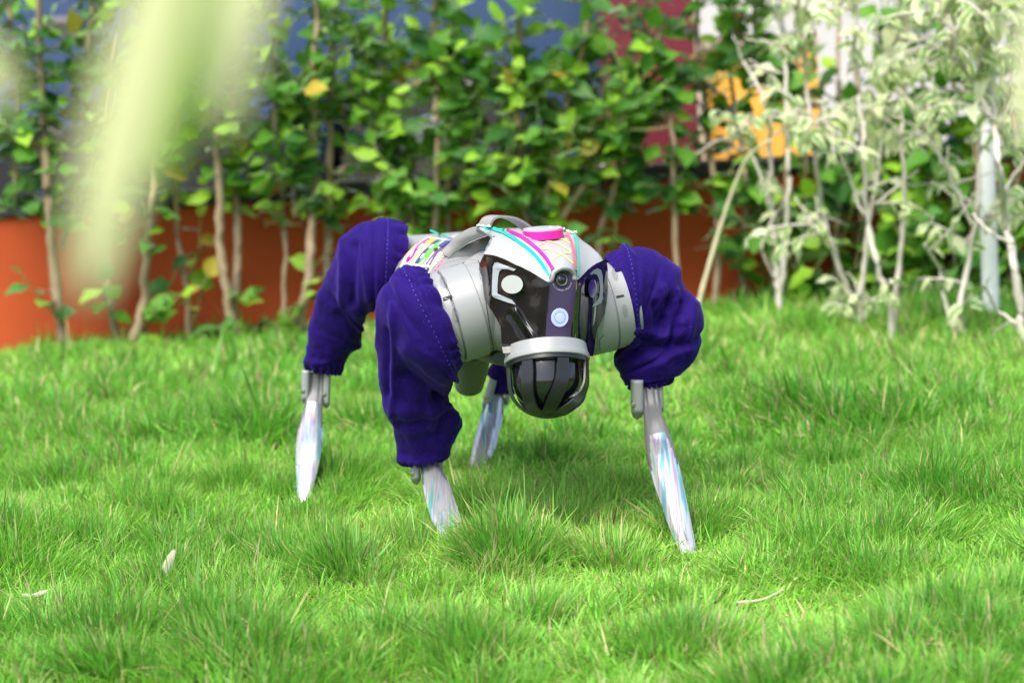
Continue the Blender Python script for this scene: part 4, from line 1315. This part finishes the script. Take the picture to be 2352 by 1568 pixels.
# ---- velvet leg covers: sections given by their two edge points
def cover(sections, ring_b, rd, ridges, seedv, pleat=1.0, label=None, cuff=True):
    """sections: (A, B, Y, depth ratio). ring_b: depth direction of the opening"""
    nS_, nP = 150, 128
    A = spline([P(a[0], a[1], y) for a, b, y, k in sections], nS_)
    B = spline([P(b[0], b[1], y) for a, b, y, k in sections], nS_)
    K = spline([(k, 0, 0) for a, b, y, k in sections], nS_)
    verts, faces, info = [], [], []
    for i in range(nS_):
        s = i / (nS_ - 1)
        c = (A[i] + B[i]) / 2; a = (A[i] - B[i]) / 2
        dp = (ring_b * max(0, 1 - s * 3) + Vector((0, 1, 0)) * min(1, s * 3)).normalized()
        dp = (dp - a.normalized() * dp.dot(a.normalized())).normalized()
        rr = max(.03, .048) if False else a.length * K[i].x
        for j in range(nP):
            t = 2 * math.pi * j / nP
            ct, stt = math.cos(t), math.sin(t)
            v = c + a * ct - dp * rr * stt
            verts.append(v)
    N_ = []
    for i in range(nS_):
        for j in range(nP):
            a = Vector(verts[i * nP + (j + 1) % nP]) - Vector(verts[i * nP + (j - 1) % nP])
            b = Vector(verts[min(nS_ - 1, i + 1) * nP + j]) - Vector(verts[max(0, i - 1) * nP + j])
            n = a.cross(b)
            if n.length > 1e-12: n.normalize()
            c = (A[i] + B[i]) / 2
            if n.dot(Vector(verts[i * nP + j]) - c) < 0: n = -n
            N_.append(n)
    out = []
    for i in range(nS_):
        s = i / (nS_ - 1)
        for j in range(nP):
            t = 2 * math.pi * j / nP
            v = verts[i * nP + j]; n = N_[i * nP + j]
            e0 = max(0, 1 - s / .17); e1 = max(0, 1 - (1 - s) / .12)
            q = Vector((math.cos(t) * 1.3, math.sin(t) * 1.3, seedv))
            d = 0
            # gathers at the opening and at the ankle
            ph = 3.5 * mnoise.noise(q * 1.1 + Vector((0, 0, s * 2)))
            d += pleat * .0042 * min(1, e0 * 1.6) * (abs(math.sin(9 * t + ph * 1.6)) - .62) * (1 if s > .0 else 1)
            d += pleat * .0020 * min(1, e1 * 1.8) * math.sin(15 * t + ph * 1.5)
            mid = min(1, max(0, (s - .10) / .12)) * min(1, max(0, (1 - s) / .10))
            w3 = v * 13 + Vector((seedv, s * 3.0, 0))
            n1 = mnoise.noise(Vector((w3.x * 1.2, w3.y * .8, w3.z * .55 + 2 * mnoise.noise(v * 9))))
            rg = 1 - 2 * abs(n1)
            d += mid * .0030 * (rg * abs(rg) - .2)
            n4 = mnoise.noise(Vector((ct * 1.9 + seedv, stt * 1.9 + .8 * mnoise.noise(Vector((s * 4, seedv, ct))), s * 2.6 + .5 * ct)))
            msk = min(1, max(0.15, .5 + 1.6 * mnoise.noise(v * 11 + Vector((seedv, 0, 0)))))
            d += mid * (.0026 + msk * .0070 * (max(0, 1 - 3.2 * abs(n4)) - .33))
            n5 = mnoise.noise(Vector((ct * 1.2 - seedv, stt * 1.2, s * 7 + 2.2 * ct + 1.1 * stt)))
            d -= mid * .0060 * msk * max(0, 1 - 4.5 * abs(n5))
            n2 = mnoise.noise(Vector((v.x * 38 + v.z * 22, v.y * 20, v.z * 17 - v.x * 12 + seedv)))
            d += mid * .0012 * (1 - 2 * abs(n2))
            d += .0006 * mnoise.noise(v * 160)
            # seam groove
            d -= .0014 * math.exp(-((s - .185) / .006) ** 2)
            px, py = proj(v)
            if n.dot(ray(px, py)) < .25:
                for (x1, y1, x2, y2, w, am) in ridges:
                    d += am * g1(px, py, x1, y1, x2, y2, w)
            out.append(v + n * d)
    for i in range(nS_ - 1):
        for j in range(nP):
            k = (j + 1) % nP
            faces.append((i * nP + j, i * nP + k, (i + 1) * nP + k, (i + 1) * nP + j))
    o = mk('leg_cover', out, faces, M['velvet'], dog, label=label)
    bm = bmesh.new(); bm.from_mesh(o.data); bmesh.ops.recalc_face_normals(bm, faces=bm.faces); bm.to_mesh(o.data); bm.free()
    sd = o.modifiers.new('cloth_thickness', 'SOLIDIFY'); sd.thickness = .0016; sd.offset = -1
    # stitches
    sv_, sf_ = [], []
    row = int(.185 * (nS_ - 1))
    for j in range(0, nP, 2):
        a = out[row * nP + j]; b = out[row * nP + (j + 1) % nP]
        n = N_[row * nP + j]
        m1_ = a.lerp(b, .1) + n * .0010; m2_ = a.lerp(b, .95) + n * .0010
        sd_ = (b - a).cross(n).normalized() * .0004
        n0 = len(sv_)
        sv_ += [m1_ - sd_, m1_ + sd_, m2_ + sd_, m2_ - sd_, m1_ - sd_ - n * .002, m1_ + sd_ - n * .002, m2_ + sd_ - n * .002, m2_ - sd_ - n * .002]
        sf_ += [tuple(n0 + k for k in f) for f in ((0, 1, 2, 3), (0, 4, 5, 1), (1, 5, 6, 2), (2, 6, 7, 3), (3, 7, 4, 0))]
    mk('stitching', sv_, sf_, M['thread'], o, smooth=False)
    return o


ringb = Vector((-math.sin(R(10)), math.cos(R(10)), 0))
cover([((976, 620), (1058, 838), 2.195, .95), ((958, 612), (1050, 850), 2.190, .95), ((935, 617), (1044, 856), 2.184, .9), ((902, 645), (1036, 862), 2.183, .82), ((878, 675), (1033, 872), 2.185, .75), ((868, 760), (1030, 888), 2.20, .68),
       ((873, 860), (1029, 905), 2.22, .66), ((886, 925), (1034, 935), 2.235, .66), ((900, 965), (1056, 958), 2.245, .66), ((902, 1003), (1062, 985), 2.255, .66), ((912, 1036), (1048, 1022), 2.262, .66), ((922, 1056), (1024, 1046), 2.265, .62), ((936, 1068), (1010, 1056), 2.267, .58)],
      ringb, 1, [(930, 860, 1000, 915, 16, -.010), (1000, 915, 1040, 925, 10, -.009), (940, 800, 1020, 860, 22, .006), (905, 700, 905, 960, 8, .004), (920, 640, 960, 655, 6, -.005), (1000, 1000, 1030, 950, 14, -.007), (930, 940, 960, 1040, 20, .005), (890, 760, 895, 900, 8, -.004),
                 (985, 900, 1000, 1010, 8, .004)], 3.1)
cover([((934, 518), (908, 700), 2.52, .95), ((915, 508), (895, 703), 2.515, .95), ((884, 506), (876, 704), 2.51, .92), ((843, 521), (852, 703), 2.51, .85), ((799, 546), (835, 710), 2.515, .78), ((768, 606), (830, 732), 2.53, .72),
       ((736, 684), (830, 760), 2.56, .68), ((717, 755), (821, 790), 2.585, .68), ((707, 803), (798, 815), 2.595, .68), ((703, 832), (788, 838), 2.60, .66), ((706, 850), (779, 862), 2.605, .62)],
      ringb, 1, [(800, 560, 790, 700, 10, .005), (840, 560, 850, 680, 9, .004), (820, 570, 815, 690, 9, -.005), (780, 720, 825, 770, 10, -.006), (860, 560, 862, 680, 7, .003)], 8.4)
cover([((1388, 592), (1452, 793), 2.283, .95), ((1410, 578), (1453, 800), 2.288, .95), ((1440, 571), (1450, 806), 2.292, .92), ((1480, 572), (1440, 812), 2.297, .85), ((1520, 590), (1428, 818), 2.300, .78), ((1556, 628), (1420, 826), 2.302, .74),
       ((1590, 682), (1420, 838), 2.303, .70), ((1605, 752), (1426, 852), 2.302, .68), ((1582, 822), (1436, 868), 2.30, .66), ((1548, 862), (1447, 882), 2.296, .64), ((1518, 884), (1458, 892), 2.292, .60)],
      ringb, 1, [(1530, 690, 1520, 760, 9, -.009), (1565, 700, 1540, 790, 9, -.008), (1500, 700, 1510, 770, 8, -.006), (1450, 810, 1560, 790, 14, -.009), (1515, 660, 1530, 720, 8, .006), (1550, 670, 1560, 740, 8, .006), (1450, 760, 1530, 770, 9, .005), (1588, 700, 1575, 800, 8, .004),
                 (1470, 780, 1550, 830, 20, -.004)], 5.7)
cover([((1155, 610), (1165, 760), 2.66, .95), ((1180, 603), (1170, 768), 2.665, .95), ((1205, 630), (1165, 780), 2.67, .85), ((1220, 690), (1155, 795), 2.68, .78), ((1222, 760), (1138, 825), 2.69, .74), ((1212, 820), (1129, 850), 2.70, .70),
       ((1198, 860), (1130, 875), 2.705, .68), ((1186, 890), (1134, 893), 2.71, .64), ((1176, 904), (1141, 903), 2.71, .6)], ringb, 1, [(1150, 840, 1170, 880, 8, -.005)], 1.9)


# ---- lower legs
def lower_leg(secs, top_tab, plates, seedv):
    nS_, nP = 90, 48
    A = spline([P(a[0], a[1], y) for a, b, y in secs], nS_)
    B = spline([P(b[0], b[1], y) for a, b, y in secs], nS_)

    def surf(off, shape):
        vs = []
        for i in range(nS_):
            s = i / (nS_ - 1)
            c = (A[i] + B[i]) / 2; a = (A[i] - B[i]) / 2
            dp = Vector((0, 1, 0)); dp = (dp - a.normalized() * dp.dot(a.normalized())).normalized()
            dd = .55 + .25 * s
            narrow = 1 - .0 * s
            for j in range(nP):
                t = 2 * math.pi * j / nP
                ct, stt = math.cos(t), math.sin(t)
                e = 2 / 2.6
                x = math.copysign(abs(ct) ** e, ct); z = math.copysign(abs(stt) ** e, stt)
                w = 1.0
                # channels beside the middle ridge near the knee
                gro = shape * max(0, 1 - s / .30) * math.exp(-((abs(ct) - .45) / .16) ** 2) * (1 if stt < 0 else 0)
                cen = shape * max(0, 1 - s / .30) * math.exp(-(ct / .06) ** 2) * (1 if stt < 0 else 0)
                r_ = 1 - .30 * gro - .10 * cen
                vs.append(c + a * x * (w + off / a.length) + dp * (a.length * dd * z * r_ + off * z))
        return vs
    base = surf(0, 1)
    fc = [(i * nP + j, i * nP + (j + 1) % nP, (i + 1) * nP + (j + 1) % nP, (i + 1) * nP + j) for i in range(nS_ - 1) for j in range(nP)]
    fc += [tuple(range(nP)), tuple((nS_ - 1) * nP + k for k in range(nP))]
    leg = mk('lower_leg', base, fc, M['grey'], dog)
    bm = bmesh.new(); bm.from_mesh(leg.data); bmesh.ops.recalc_face_normals(bm, faces=bm.faces); bm.to_mesh(leg.data); bm.free()
    # foil: top edge dips in a scallop at each side
    fv = surf(.0009, 0)
    ff_ = []
    for i in range(nS_ - 1):
        s = i / (nS_ - 1)
        for j in range(nP):
            t = 2 * math.pi * (j + .5) / nP
            ct, stt = math.cos(t), math.sin(t)
            front = -stt
            side = abs(ct)
            lim = top_tab if (side < .50) else top_tab + .17 * math.exp(-((side - .86) / .22) ** 2) + .02
            if front < 0: lim = top_tab + .16
            if s >= lim: ff_.append((i * nP + j, i * nP + (j + 1) % nP, (i + 1) * nP + (j + 1) % nP, (i + 1) * nP + j))
    fo = mk('foil_wrap', fv, ff_, M['foil'], leg)
    bm = bmesh.new(); bm.from_mesh(fo.data)
    bmesh.ops.delete(bm, geom=[v for v in bm.verts if not v.link_faces], context='VERTS')
    bmesh.ops.recalc_face_normals(bm, faces=bm.faces); bm.to_mesh(fo.data); bm.free()
    for (xa, ya, xb, yb, w, Y) in plates:
        # rounded knee plate: capsule outline, real thickness front to back
        pts2 = []
        d = Vector((xb - xa, yb - ya)); L_ = d.length; d.normalize(); n2_ = Vector((-d.y, d.x))
        m_ = 24
        verts, faces = [], []
        rings_ = 18
        for i in range(rings_):
            k = i / (rings_ - 1)
            pos = Vector((xa, ya)) + d * L_ * k
            end = min(1, (1 - k) * L_ / (w * .75)); ww = w / 2 * math.sqrt(max(0.0, 1 - (1 - end) ** 2))
            c = P(pos.x, pos.y, Y); sc_ = Y / FPX
            for q in range(m_):
                t = 2 * math.pi * q / m_
                ct, stt = math.cos(t), math.sin(t)
                verts.append(c + (rt * n2_.x - up * n2_.y) * (math.copysign(abs(ct) ** .7, ct) * max(ww, .4) * sc_) + Vector((0, 1, 0)) * (math.copysign(abs(stt) ** .7, stt) * (w * .85 * max(.15, end)) * sc_))
        for i in range(rings_ - 1):
            for q in range(m_):
                r2 = (q + 1) % m_
                faces.append((i * m_ + q, i * m_ + r2, (i + 1) * m_ + r2, (i + 1) * m_ + q))
        faces += [tuple(range(m_)), tuple((rings_ - 1) * m_ + k for k in range(m_))]
        pl_ = mk('knee_plate', verts, faces, M['shell'], leg)
        bm = bmesh.new(); bm.from_mesh(pl_.data); bmesh.ops.recalc_face_normals(bm, faces=bm.faces); bm.to_mesh(pl_.data); bm.free()
        bc = P(xa + (xb - xa) * .62 + (-w * .30), ya + (yb - ya) * .62, Y - w * .80 * Y / FPX)
        revolve('bolt', bc, Vector((0, 1, 0)), [(.003, .0035), (.0, .0035), (-.001, .0028), (-.0012, .0012)], M['steel'], leg, 16)
    return leg


lower_leg([((1470, 888), (1512, 884), 2.285), ((1475, 930), (1516, 922), 2.275), ((1479, 970), (1524, 958), 2.255), ((1481, 1010), (1539, 996), 2.24), ((1488, 1055), (1552, 1040), 2.215), ((1502, 1108), (1564, 1094), 2.19), ((1520, 1160), (1576, 1150), 2.165), ((1538, 1210), (1587, 1202), 2.14), ((1553, 1247), (1594, 1241), 2.12), ((1570, 1290), (1602, 1284), 2.10)],
          .30, [(1463, 872, 1464, 963, 29, 2.272), (1514, 868, 1517, 950, 17, 2.290)], 1)
lower_leg([((960, 1045), (1006, 1042), 2.27), ((966, 1075), (1012, 1070), 2.26), ((972, 1110), (1026, 1098), 2.24), ((980, 1150), (1040, 1138), 2.21), ((992, 1190), (1054, 1178), 2.18), ((1010, 1225), (1068, 1215), 2.155), ((1030, 1262), (1080, 1255), 2.13), ((1050, 1310), (1090, 1304), 2.10)],
          .10, [(952, 1045, 956, 1113, 24, 2.262), (1008, 1038, 1010, 1086, 17, 2.275)], 2)
lower_leg([((708, 855), (746, 855), 2.605), ((704, 895), (745, 897), 2.60), ((699, 935), (741, 938), 2.585), ((688, 975), (741, 975), 2.565), ((682, 1020), (741, 1014), 2.54), ((681, 1070), (732, 1065), 2.515), ((683, 1118), (721, 1114), 2.49), ((684, 1155), (713, 1153), 2.475), ((686, 1195), (708, 1195), 2.46)],
          .20, [(703, 850, 702, 928, 20, 2.598), (752, 852, 749, 938, 17, 2.602)], 3)
lower_leg([((1125, 880), (1162, 884), 2.712), ((1120, 905), (1160, 910), 2.705), ((1110, 940), (1156, 946), 2.69), ((1097, 985), (1147, 990), 2.665), ((1087, 1030), (1136, 1036), 2.64), ((1078, 1070), (1120, 1078), 2.62), ((1072, 1105), (1104, 1113), 2.60), ((1066, 1150), (1090, 1154), 2.58)],
          .12, [(1134, 870, 1113, 940, 20, 2.70), (1170, 880, 1160, 930, 15, 2.708)], 4)

# ------------------------------------------------------------------ litter on the lawn
def flat_leaf(name, label, cat, pts, width, m_, lift=.045):
    g = [ground_pt(*p) for p in pts]
    d0 = ground_pt(*pts[0])
    vs, fs = [], []
    sp_ = spline([P(p[0], p[1], d0.y - .03) for p in pts], 14)
    for i, p in enumerate(sp_):
        k = i / 13
        a = sp_[max(0, i - 1)]; b = sp_[min(13, i + 1)]
        sdv = (b - a).cross(Vector((0, 1, 0.3))).normalized()
        w = width * math.sin(math.pi * min(1, .08 + k * .92)) ** .7 * .5
        cu = .25 * w
        vs += [p - sdv * w + Vector((0, -cu, cu)), p, p + sdv * w + Vector((0, -cu, cu * .6))]
    m = len(vs)
    for i in range(13):
        for q in (0, 1): fs.append((i * 3 + q, i * 3 + q + 1, (i + 1) * 3 + q + 1, (i + 1) * 3 + q))
    o = mk(name, vs, fs, m_)
    sd = o.modifiers.new('t', 'SOLIDIFY'); sd.thickness = .0005
    return tag(o, label, cat)


flat_leaf('dead_leaf', 'pale folded dead leaf standing up in the grass at the left', 'leaf', [(378, 1318), (388, 1294), (402, 1260)], .010, M['dead'])
flat_leaf('dead_leaf', 'curled whitish dead leaf lying in the grass at the lower left', 'leaf', [(50, 1366), (75, 1370), (100, 1362), (117, 1353)], .007, M['dead'])
flat_leaf('dead_leaf', 'small tan dead leaf in the grass at the lower right', 'leaf', [(2108, 1440), (2122, 1432), (2138, 1424)], .012, M['deadtan'])
flat_leaf('dead_leaf', 'small grey dead leaf on the dark tussock at the right', 'leaf', [(2078, 1002), (2090, 1008), (2102, 1014)], .008, M['dead'])
for pts_, r_, nm, lab in (([(1925, 795), (1960, 812), (1990, 800), (2005, 775), (2012, 762)], .004, 'fallen_twig', 'pale crooked fallen twig in the grass before the pale shrubs'),
                          ([(310, 1152), (370, 1138), (430, 1118)], .0012, 'grass_straw', 'long dry straw lying on the grass left of the rear foot'),
                          ([(0, 1412 - 230), (60, 1185), (130, 1160)], .0011, 'grass_straw', 'thin bent dry straw on the grass at the left edge'),
                          ([(1690, 1382), (1750, 1376), (1800, 1352)], .0011, 'grass_straw', 'short dry straw on the grass below the front right foot')):
    y0 = ground_pt(*pts_[0]).y
    sv = ([], []); tube(sv, spline([P(a, b, y0 - .06) for a, b in pts_], 16), r_, r_ * .6, 6, wob=.4)
    tag(mk(nm, sv[0], sv[1], M['straw']), lab, nm.split('_')[1])


# ------------------------------------------------------------------ blurred leaves just in front of the camera's view
def near_leaf(parent, pts, wpx, Y, m_, Y1=None):
    n = 16
    Y1 = Y1 or Y
    sp_ = spline([P(a, b, Y + (Y1 - Y) * i / (len(pts) - 1)) for i, (a, b) in enumerate(pts)], n)
    ws = [math.sin(math.pi * min(.96, .10 + .88 * (i / (n - 1)))) ** .6 for i in range(n)]
    vs, fs = [], []
    for i, p in enumerate(sp_):
        a = sp_[max(0, i - 1)]; b = sp_[min(n - 1, i + 1)]
        s = (b - a).cross(Vector((0, 1, 0))).normalized()
        w = wpx / 2 / FPX * Y * ws[i]
        for q in (-1, -.5, 0, .5, 1): vs.append(p + s * w * q + Vector((0, -.15 * w * abs(q), 0)))
    for i in range(n - 1):
        for q in range(4): fs.append((i * 5 + q, i * 5 + q + 1, (i + 1) * 5 + q + 1, (i + 1) * 5 + q))
    o = mk('leaf', vs, fs, m_, parent)
    sd = o.modifiers.new('t', 'SOLIDIFY'); sd.thickness = .0003
    return o


M['nearpale'] = leaf_mat('near_pale_leaf', [(0.74, 0.80, 0.42), (0.82, 0.86, 0.56)], vein=False, trans=.5)
M['neargreen'] = leaf_mat('near_green_leaf', [(0.26, 0.50, 0.05), (0.30, 0.54, 0.06)], vein=False, trans=.5)
fpt = Vector((-.17, .34, 0))
fp = empty('foreground_plant', fpt, 'out of focus pale and green leaves hanging in from the upper left', 'plant')
sv = ([], []); tube(sv, spline([Vector((-.17, .34, -.02)), Vector((-.165, .33, .2)), Vector((-.13, .32, .44)), Vector((-.09, .32, .515)), Vector((-.050, .32, .512)), Vector((-.035, .32, .49))], 30), .004, .0015, 7)
mk('stem', sv[0], sv[1], M['palestem'], fp)
near_leaf(fp, [(430, -190), (370, 0), (300, 250), (248, 460), (205, 690)], 165, .31, M['nearpale'])
near_leaf(fp, [(500, -160), (455, 0), (420, 150), (390, 290), (360, 420)], 120, .35, M['neargreen'])
near_leaf(fp, [(590, -230), (570, -60), (545, 60), (530, 150), (515, 300)], 130, .32, M['nearpale'])
near_leaf(fp, [(-90, 90), (-50, 150), (-20, 190), (8, 245)], 120, .32, M['nearpale'])
fp2p = P(2480, 100, .5); fp2p.z = 0
fp2 = empty('foreground_plant', fp2p, 'out of focus pale leaf hanging in at the upper right edge', 'plant')
t_ = P(2500, -60, .5)
sv = ([], []); tube(sv, spline([Vector((t_.x + .03, .5, -.02)), Vector((t_.x + .03, .5, .25)), Vector((t_.x + .02, .5, t_.z)), t_], 24), .004, .0015, 7)
mk('stem', sv[0], sv[1], M['palestem'], fp2)
near_leaf(fp2, [(2430, -120), (2410, 0), (2390, 130), (2375, 250), (2372, 340)], 130, .5, M['nearpale'])


# ------------------------------------------------------------------ grass
def build_grass():
    rng = np.random.default_rng(5)
    bands = [(1.35, 2.0, 120000, .00080, .033), (2.0, 2.75, 125000, .00070, .033), (2.75, 3.6, 42000, .0012, .037), (3.6, 4.93, 17000, .0022, .044)]
    X, Yc, Wd, Ln = [], [], [], []
    for y0, y1, dn, wd, ln in bands:
        hw = .262 * y1 + .75
        n = int(dn * (y1 - y0) * 2 * hw)
        y = rng.uniform(y0, y1, n); x = rng.uniform(-hw, hw, n)
        mgn = np.abs(x) - (.262 * y + .10)
        keep = (mgn < 0) | ((mgn < .62) & (rng.uniform(0, 1, n) < .38))
        x = x[keep]; y = y[keep]
        X.append(x); Yc.append(y); Wd.append(np.full(len(x), wd)); Ln.append(np.full(len(x), ln))
    # tussocks get extra blades
    for c, r, k in TW:
        dn = 60000 if c.y < 2.8 else 16000
        n = int(dn * r * r * 2.2 * k)
        a = rng.uniform(0, 2 * np.pi, n); rr = r * np.sqrt(rng.uniform(0, 1, n)) * rng.uniform(.6, 1, n)
        x = c.x + rr * np.cos(a); y = c.y + rr * np.sin(a)
        ok = (y < 4.92)
        X.append(x[ok]); Yc.append(y[ok]); Wd.append(np.full(ok.sum(), .0009 if c.y < 2.8 else .0024)); Ln.append(np.full(ok.sum(), .036))
    x = np.concatenate(X); y = np.concatenate(Yc); wd = np.concatenate(Wd); ln = np.concatenate(Ln)
    n = len(x)
    # every blade belongs to the nearest of many small clumps and splays away from its middle
    nc = 3600
    cyy = 1.3 + 3.7 * rng.uniform(0, 1, nc) ** .85
    cxx = rng.uniform(-1, 1, nc) * (.27 * cyy + .62)
    cs = rng.uniform(0, 1, nc) ** 2.2                       # few strong clumps, many weak ones
    keepc = rng.uniform(0, 1, nc) < np.clip(.25 + vnoise(cxx * 3, cyy * 3, 51), 0, 1)
    cxx, cyy, cs = cxx[keepc], cyy[keepc], cs[keepc]
    ci = np.zeros(n, np.int64); dmin = np.zeros(n)
    for a0 in range(0, n, 12000):
        sl = slice(a0, min(n, a0 + 12000))
        d2 = ((x[sl, None] - cxx[None]) / (.6 + .8 * cs[None])) ** 2 + ((y[sl, None] - cyy[None]) / (.6 + .8 * cs[None])) ** 2
        k = d2.argmin(1); ci[sl] = k; dmin[sl] = np.sqrt(d2[np.arange(len(k)), k])
    cst = cs[ci]
    inside = np.clip(1 - dmin / .085, 0, 1)
    # blades of strong clumps are drawn towards its foot
    pull = .45 * cst * inside
    x = x + (cxx[ci] - x) * pull; y = y + (cyy[ci] - y) * pull
    ox = (x - cxx[ci]) / .035 * cst; oy = (y - cyy[ci]) / .035 * cst
    tuft = np.zeros(n)
    for c, r, k in TW:
        dx = x - c.x; dy = y - c.y
        g = k * np.exp(-(dx * dx + dy * dy * .8) / (r * r) * 1.5)
        tuft = np.maximum(tuft, g)
        ox += 1.3 * g * dx / r; oy += 1.3 * g * dy / r
    cl2 = vnoise(x * 5, y * 5, 4)
    ln = ln * np.where(y < 2.0, .84, .95)
    tuft = np.where(y < 1.9, tuft * .75, tuft)
    ln = ln * (0.50 + .95 * cst * inside + .40 * cl2) * (1 + 1.15 * tuft) * rng.uniform(.5, 1.2, n) * (1 + .5 * (rng.uniform(0, 1, n) < .08))
    for fx, fy, fr in ((1583, 1262, .05), (1590, 1300, .06), (696, 1172, .04), (1085, 1112, .035)):
        g_ = ground_pt(fx, fy)
        ln = ln * (1 - .62 * np.exp(-((x - g_.x) ** 2 + (y - g_.y) ** 2) / (fr * fr)))
    wd = wd * (1 + .9 * (np.abs(x) > .262 * y + .10))
    wd = wd * rng.uniform(.7, 1.45, n) * (1 + 1.2 * (rng.uniform(0, 1, n) < .012))
    az0 = vnoise(x * 6, y * 6, 11) * 4 * np.pi + vnoise(x * 18, y * 18, 12) * 3
    az = az0 + rng.normal(0, 1.35, n)
    dx = np.cos(az) + ox * 1.4; dy = np.sin(az) + oy * 1.4
    m = np.sqrt(dx * dx + dy * dy) + 1e-6; dx /= m; dy /= m
    lean = np.clip(rng.normal(.88, .36, n) - .22 * np.minimum(1, tuft) - .50 * cst * inside, .03, 1.45)      # angle from vertical at the base
    bend = rng.uniform(-.05, .55, n) + (rng.uniform(0, 1, n) < .18) * rng.uniform(.3, 1.0, n)
    z0 = hgt(x, y) - .004
    # blade: 4 levels, two verts each except the tip
    ts = np.array([0, .38, .72, 1.0])
    tw = rng.uniform(-1.2, 1.2, n)
    # facing: width direction is across the lean, with a random twist
    sxn = -dy * np.cos(tw) + rng.normal(0, .25, n); syn = dx * np.cos(tw) + rng.normal(0, .25, n); szn = np.sin(tw) * .6
    sm = np.sqrt(sxn ** 2 + syn ** 2 + szn ** 2) + 1e-6
    sxn /= sm; syn /= sm; szn /= sm
    V = np.zeros((n, 7, 3), np.float32)
    px = x.copy(); py = y.copy(); pz = z0.copy()
    prev = 0
    wprof = [1.0, .95, .65]
    for i, t in enumerate(ts):
        if i > 0:
            dt = t - prev
            th = lean + bend * (t - .2) * .9
            px = px + dx * np.sin(th) * ln * dt; py = py + dy * np.sin(th) * ln * dt; pz = pz + np.cos(th) * ln * dt
            pz = np.maximum(pz, z0 + .004)
        prev = t
        if i < 3:
            w = wd * wprof[i] * rng.uniform(.8, 1.2)
            V[:, i * 2, 0] = px - sxn * w; V[:, i * 2, 1] = py - syn * w; V[:, i * 2, 2] = pz - szn * w
            V[:, i * 2 + 1, 0] = px + sxn * w; V[:, i * 2 + 1, 1] = py + syn * w; V[:, i * 2 + 1, 2] = pz + szn * w
        else:
            V[:, 6, 0] = px; V[:, 6, 1] = py; V[:, 6, 2] = pz
    base = (np.arange(n) * 7)[:, None]
    T = np.array([[0, 1, 3], [0, 3, 2], [2, 3, 5], [2, 5, 4], [4, 5, 6]])
    F_ = (base[:, :, None] + T[None]).reshape(-1, 3)
    # colours
    r = rng.uniform(0, 1, n)
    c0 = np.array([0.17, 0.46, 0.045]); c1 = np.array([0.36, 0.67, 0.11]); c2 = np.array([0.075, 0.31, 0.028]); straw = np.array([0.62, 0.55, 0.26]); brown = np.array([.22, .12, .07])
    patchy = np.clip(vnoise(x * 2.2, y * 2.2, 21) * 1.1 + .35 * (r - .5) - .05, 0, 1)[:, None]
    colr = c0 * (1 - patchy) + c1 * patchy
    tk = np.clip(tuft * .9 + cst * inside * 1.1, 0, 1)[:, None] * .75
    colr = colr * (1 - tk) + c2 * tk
    colr = colr * rng.uniform(.55, 1.45, (n, 1))
    colr[:, 0] *= rng.uniform(.8, 1.25, n)
    s_m = rng.uniform(0, 1, n) < (.045 + .09 * vnoise(x * 4, y * 4, 33))
    colr[s_m] = straw * rng.uniform(.6, 1.3, (s_m.sum(), 1))
    b_m = rng.uniform(0, 1, n) < .012
    colr[b_m] = brown
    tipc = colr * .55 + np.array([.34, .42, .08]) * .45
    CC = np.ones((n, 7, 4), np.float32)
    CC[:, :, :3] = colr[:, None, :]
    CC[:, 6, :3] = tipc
    me = bpy.data.meshes.new('grass')
    me.vertices.add(n * 7); me.vertices.foreach_set('co', V.reshape(-1))
    nt_ = len(F_)
    me.loops.add(nt_ * 3); me.loops.foreach_set('vertex_index', F_.reshape(-1).astype(np.int32))
    me.polygons.add(nt_); me.polygons.foreach_set('loop_start', np.arange(0, nt_ * 3, 3, dtype=np.int32))
    me.update(calc_edges=True)
    ca = me.color_attributes.new('Col', 'FLOAT_COLOR', 'POINT')
    ca.data.foreach_set('color', CC.reshape(-1))
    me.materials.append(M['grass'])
    me.polygons.foreach_set('use_smooth', np.ones(nt_, bool))
    o = bpy.data.objects.new('grass', me)
    COL.objects.link(o)
    tag(o, kind='stuff')


build_grass()
bpy.context.view_layer.update()
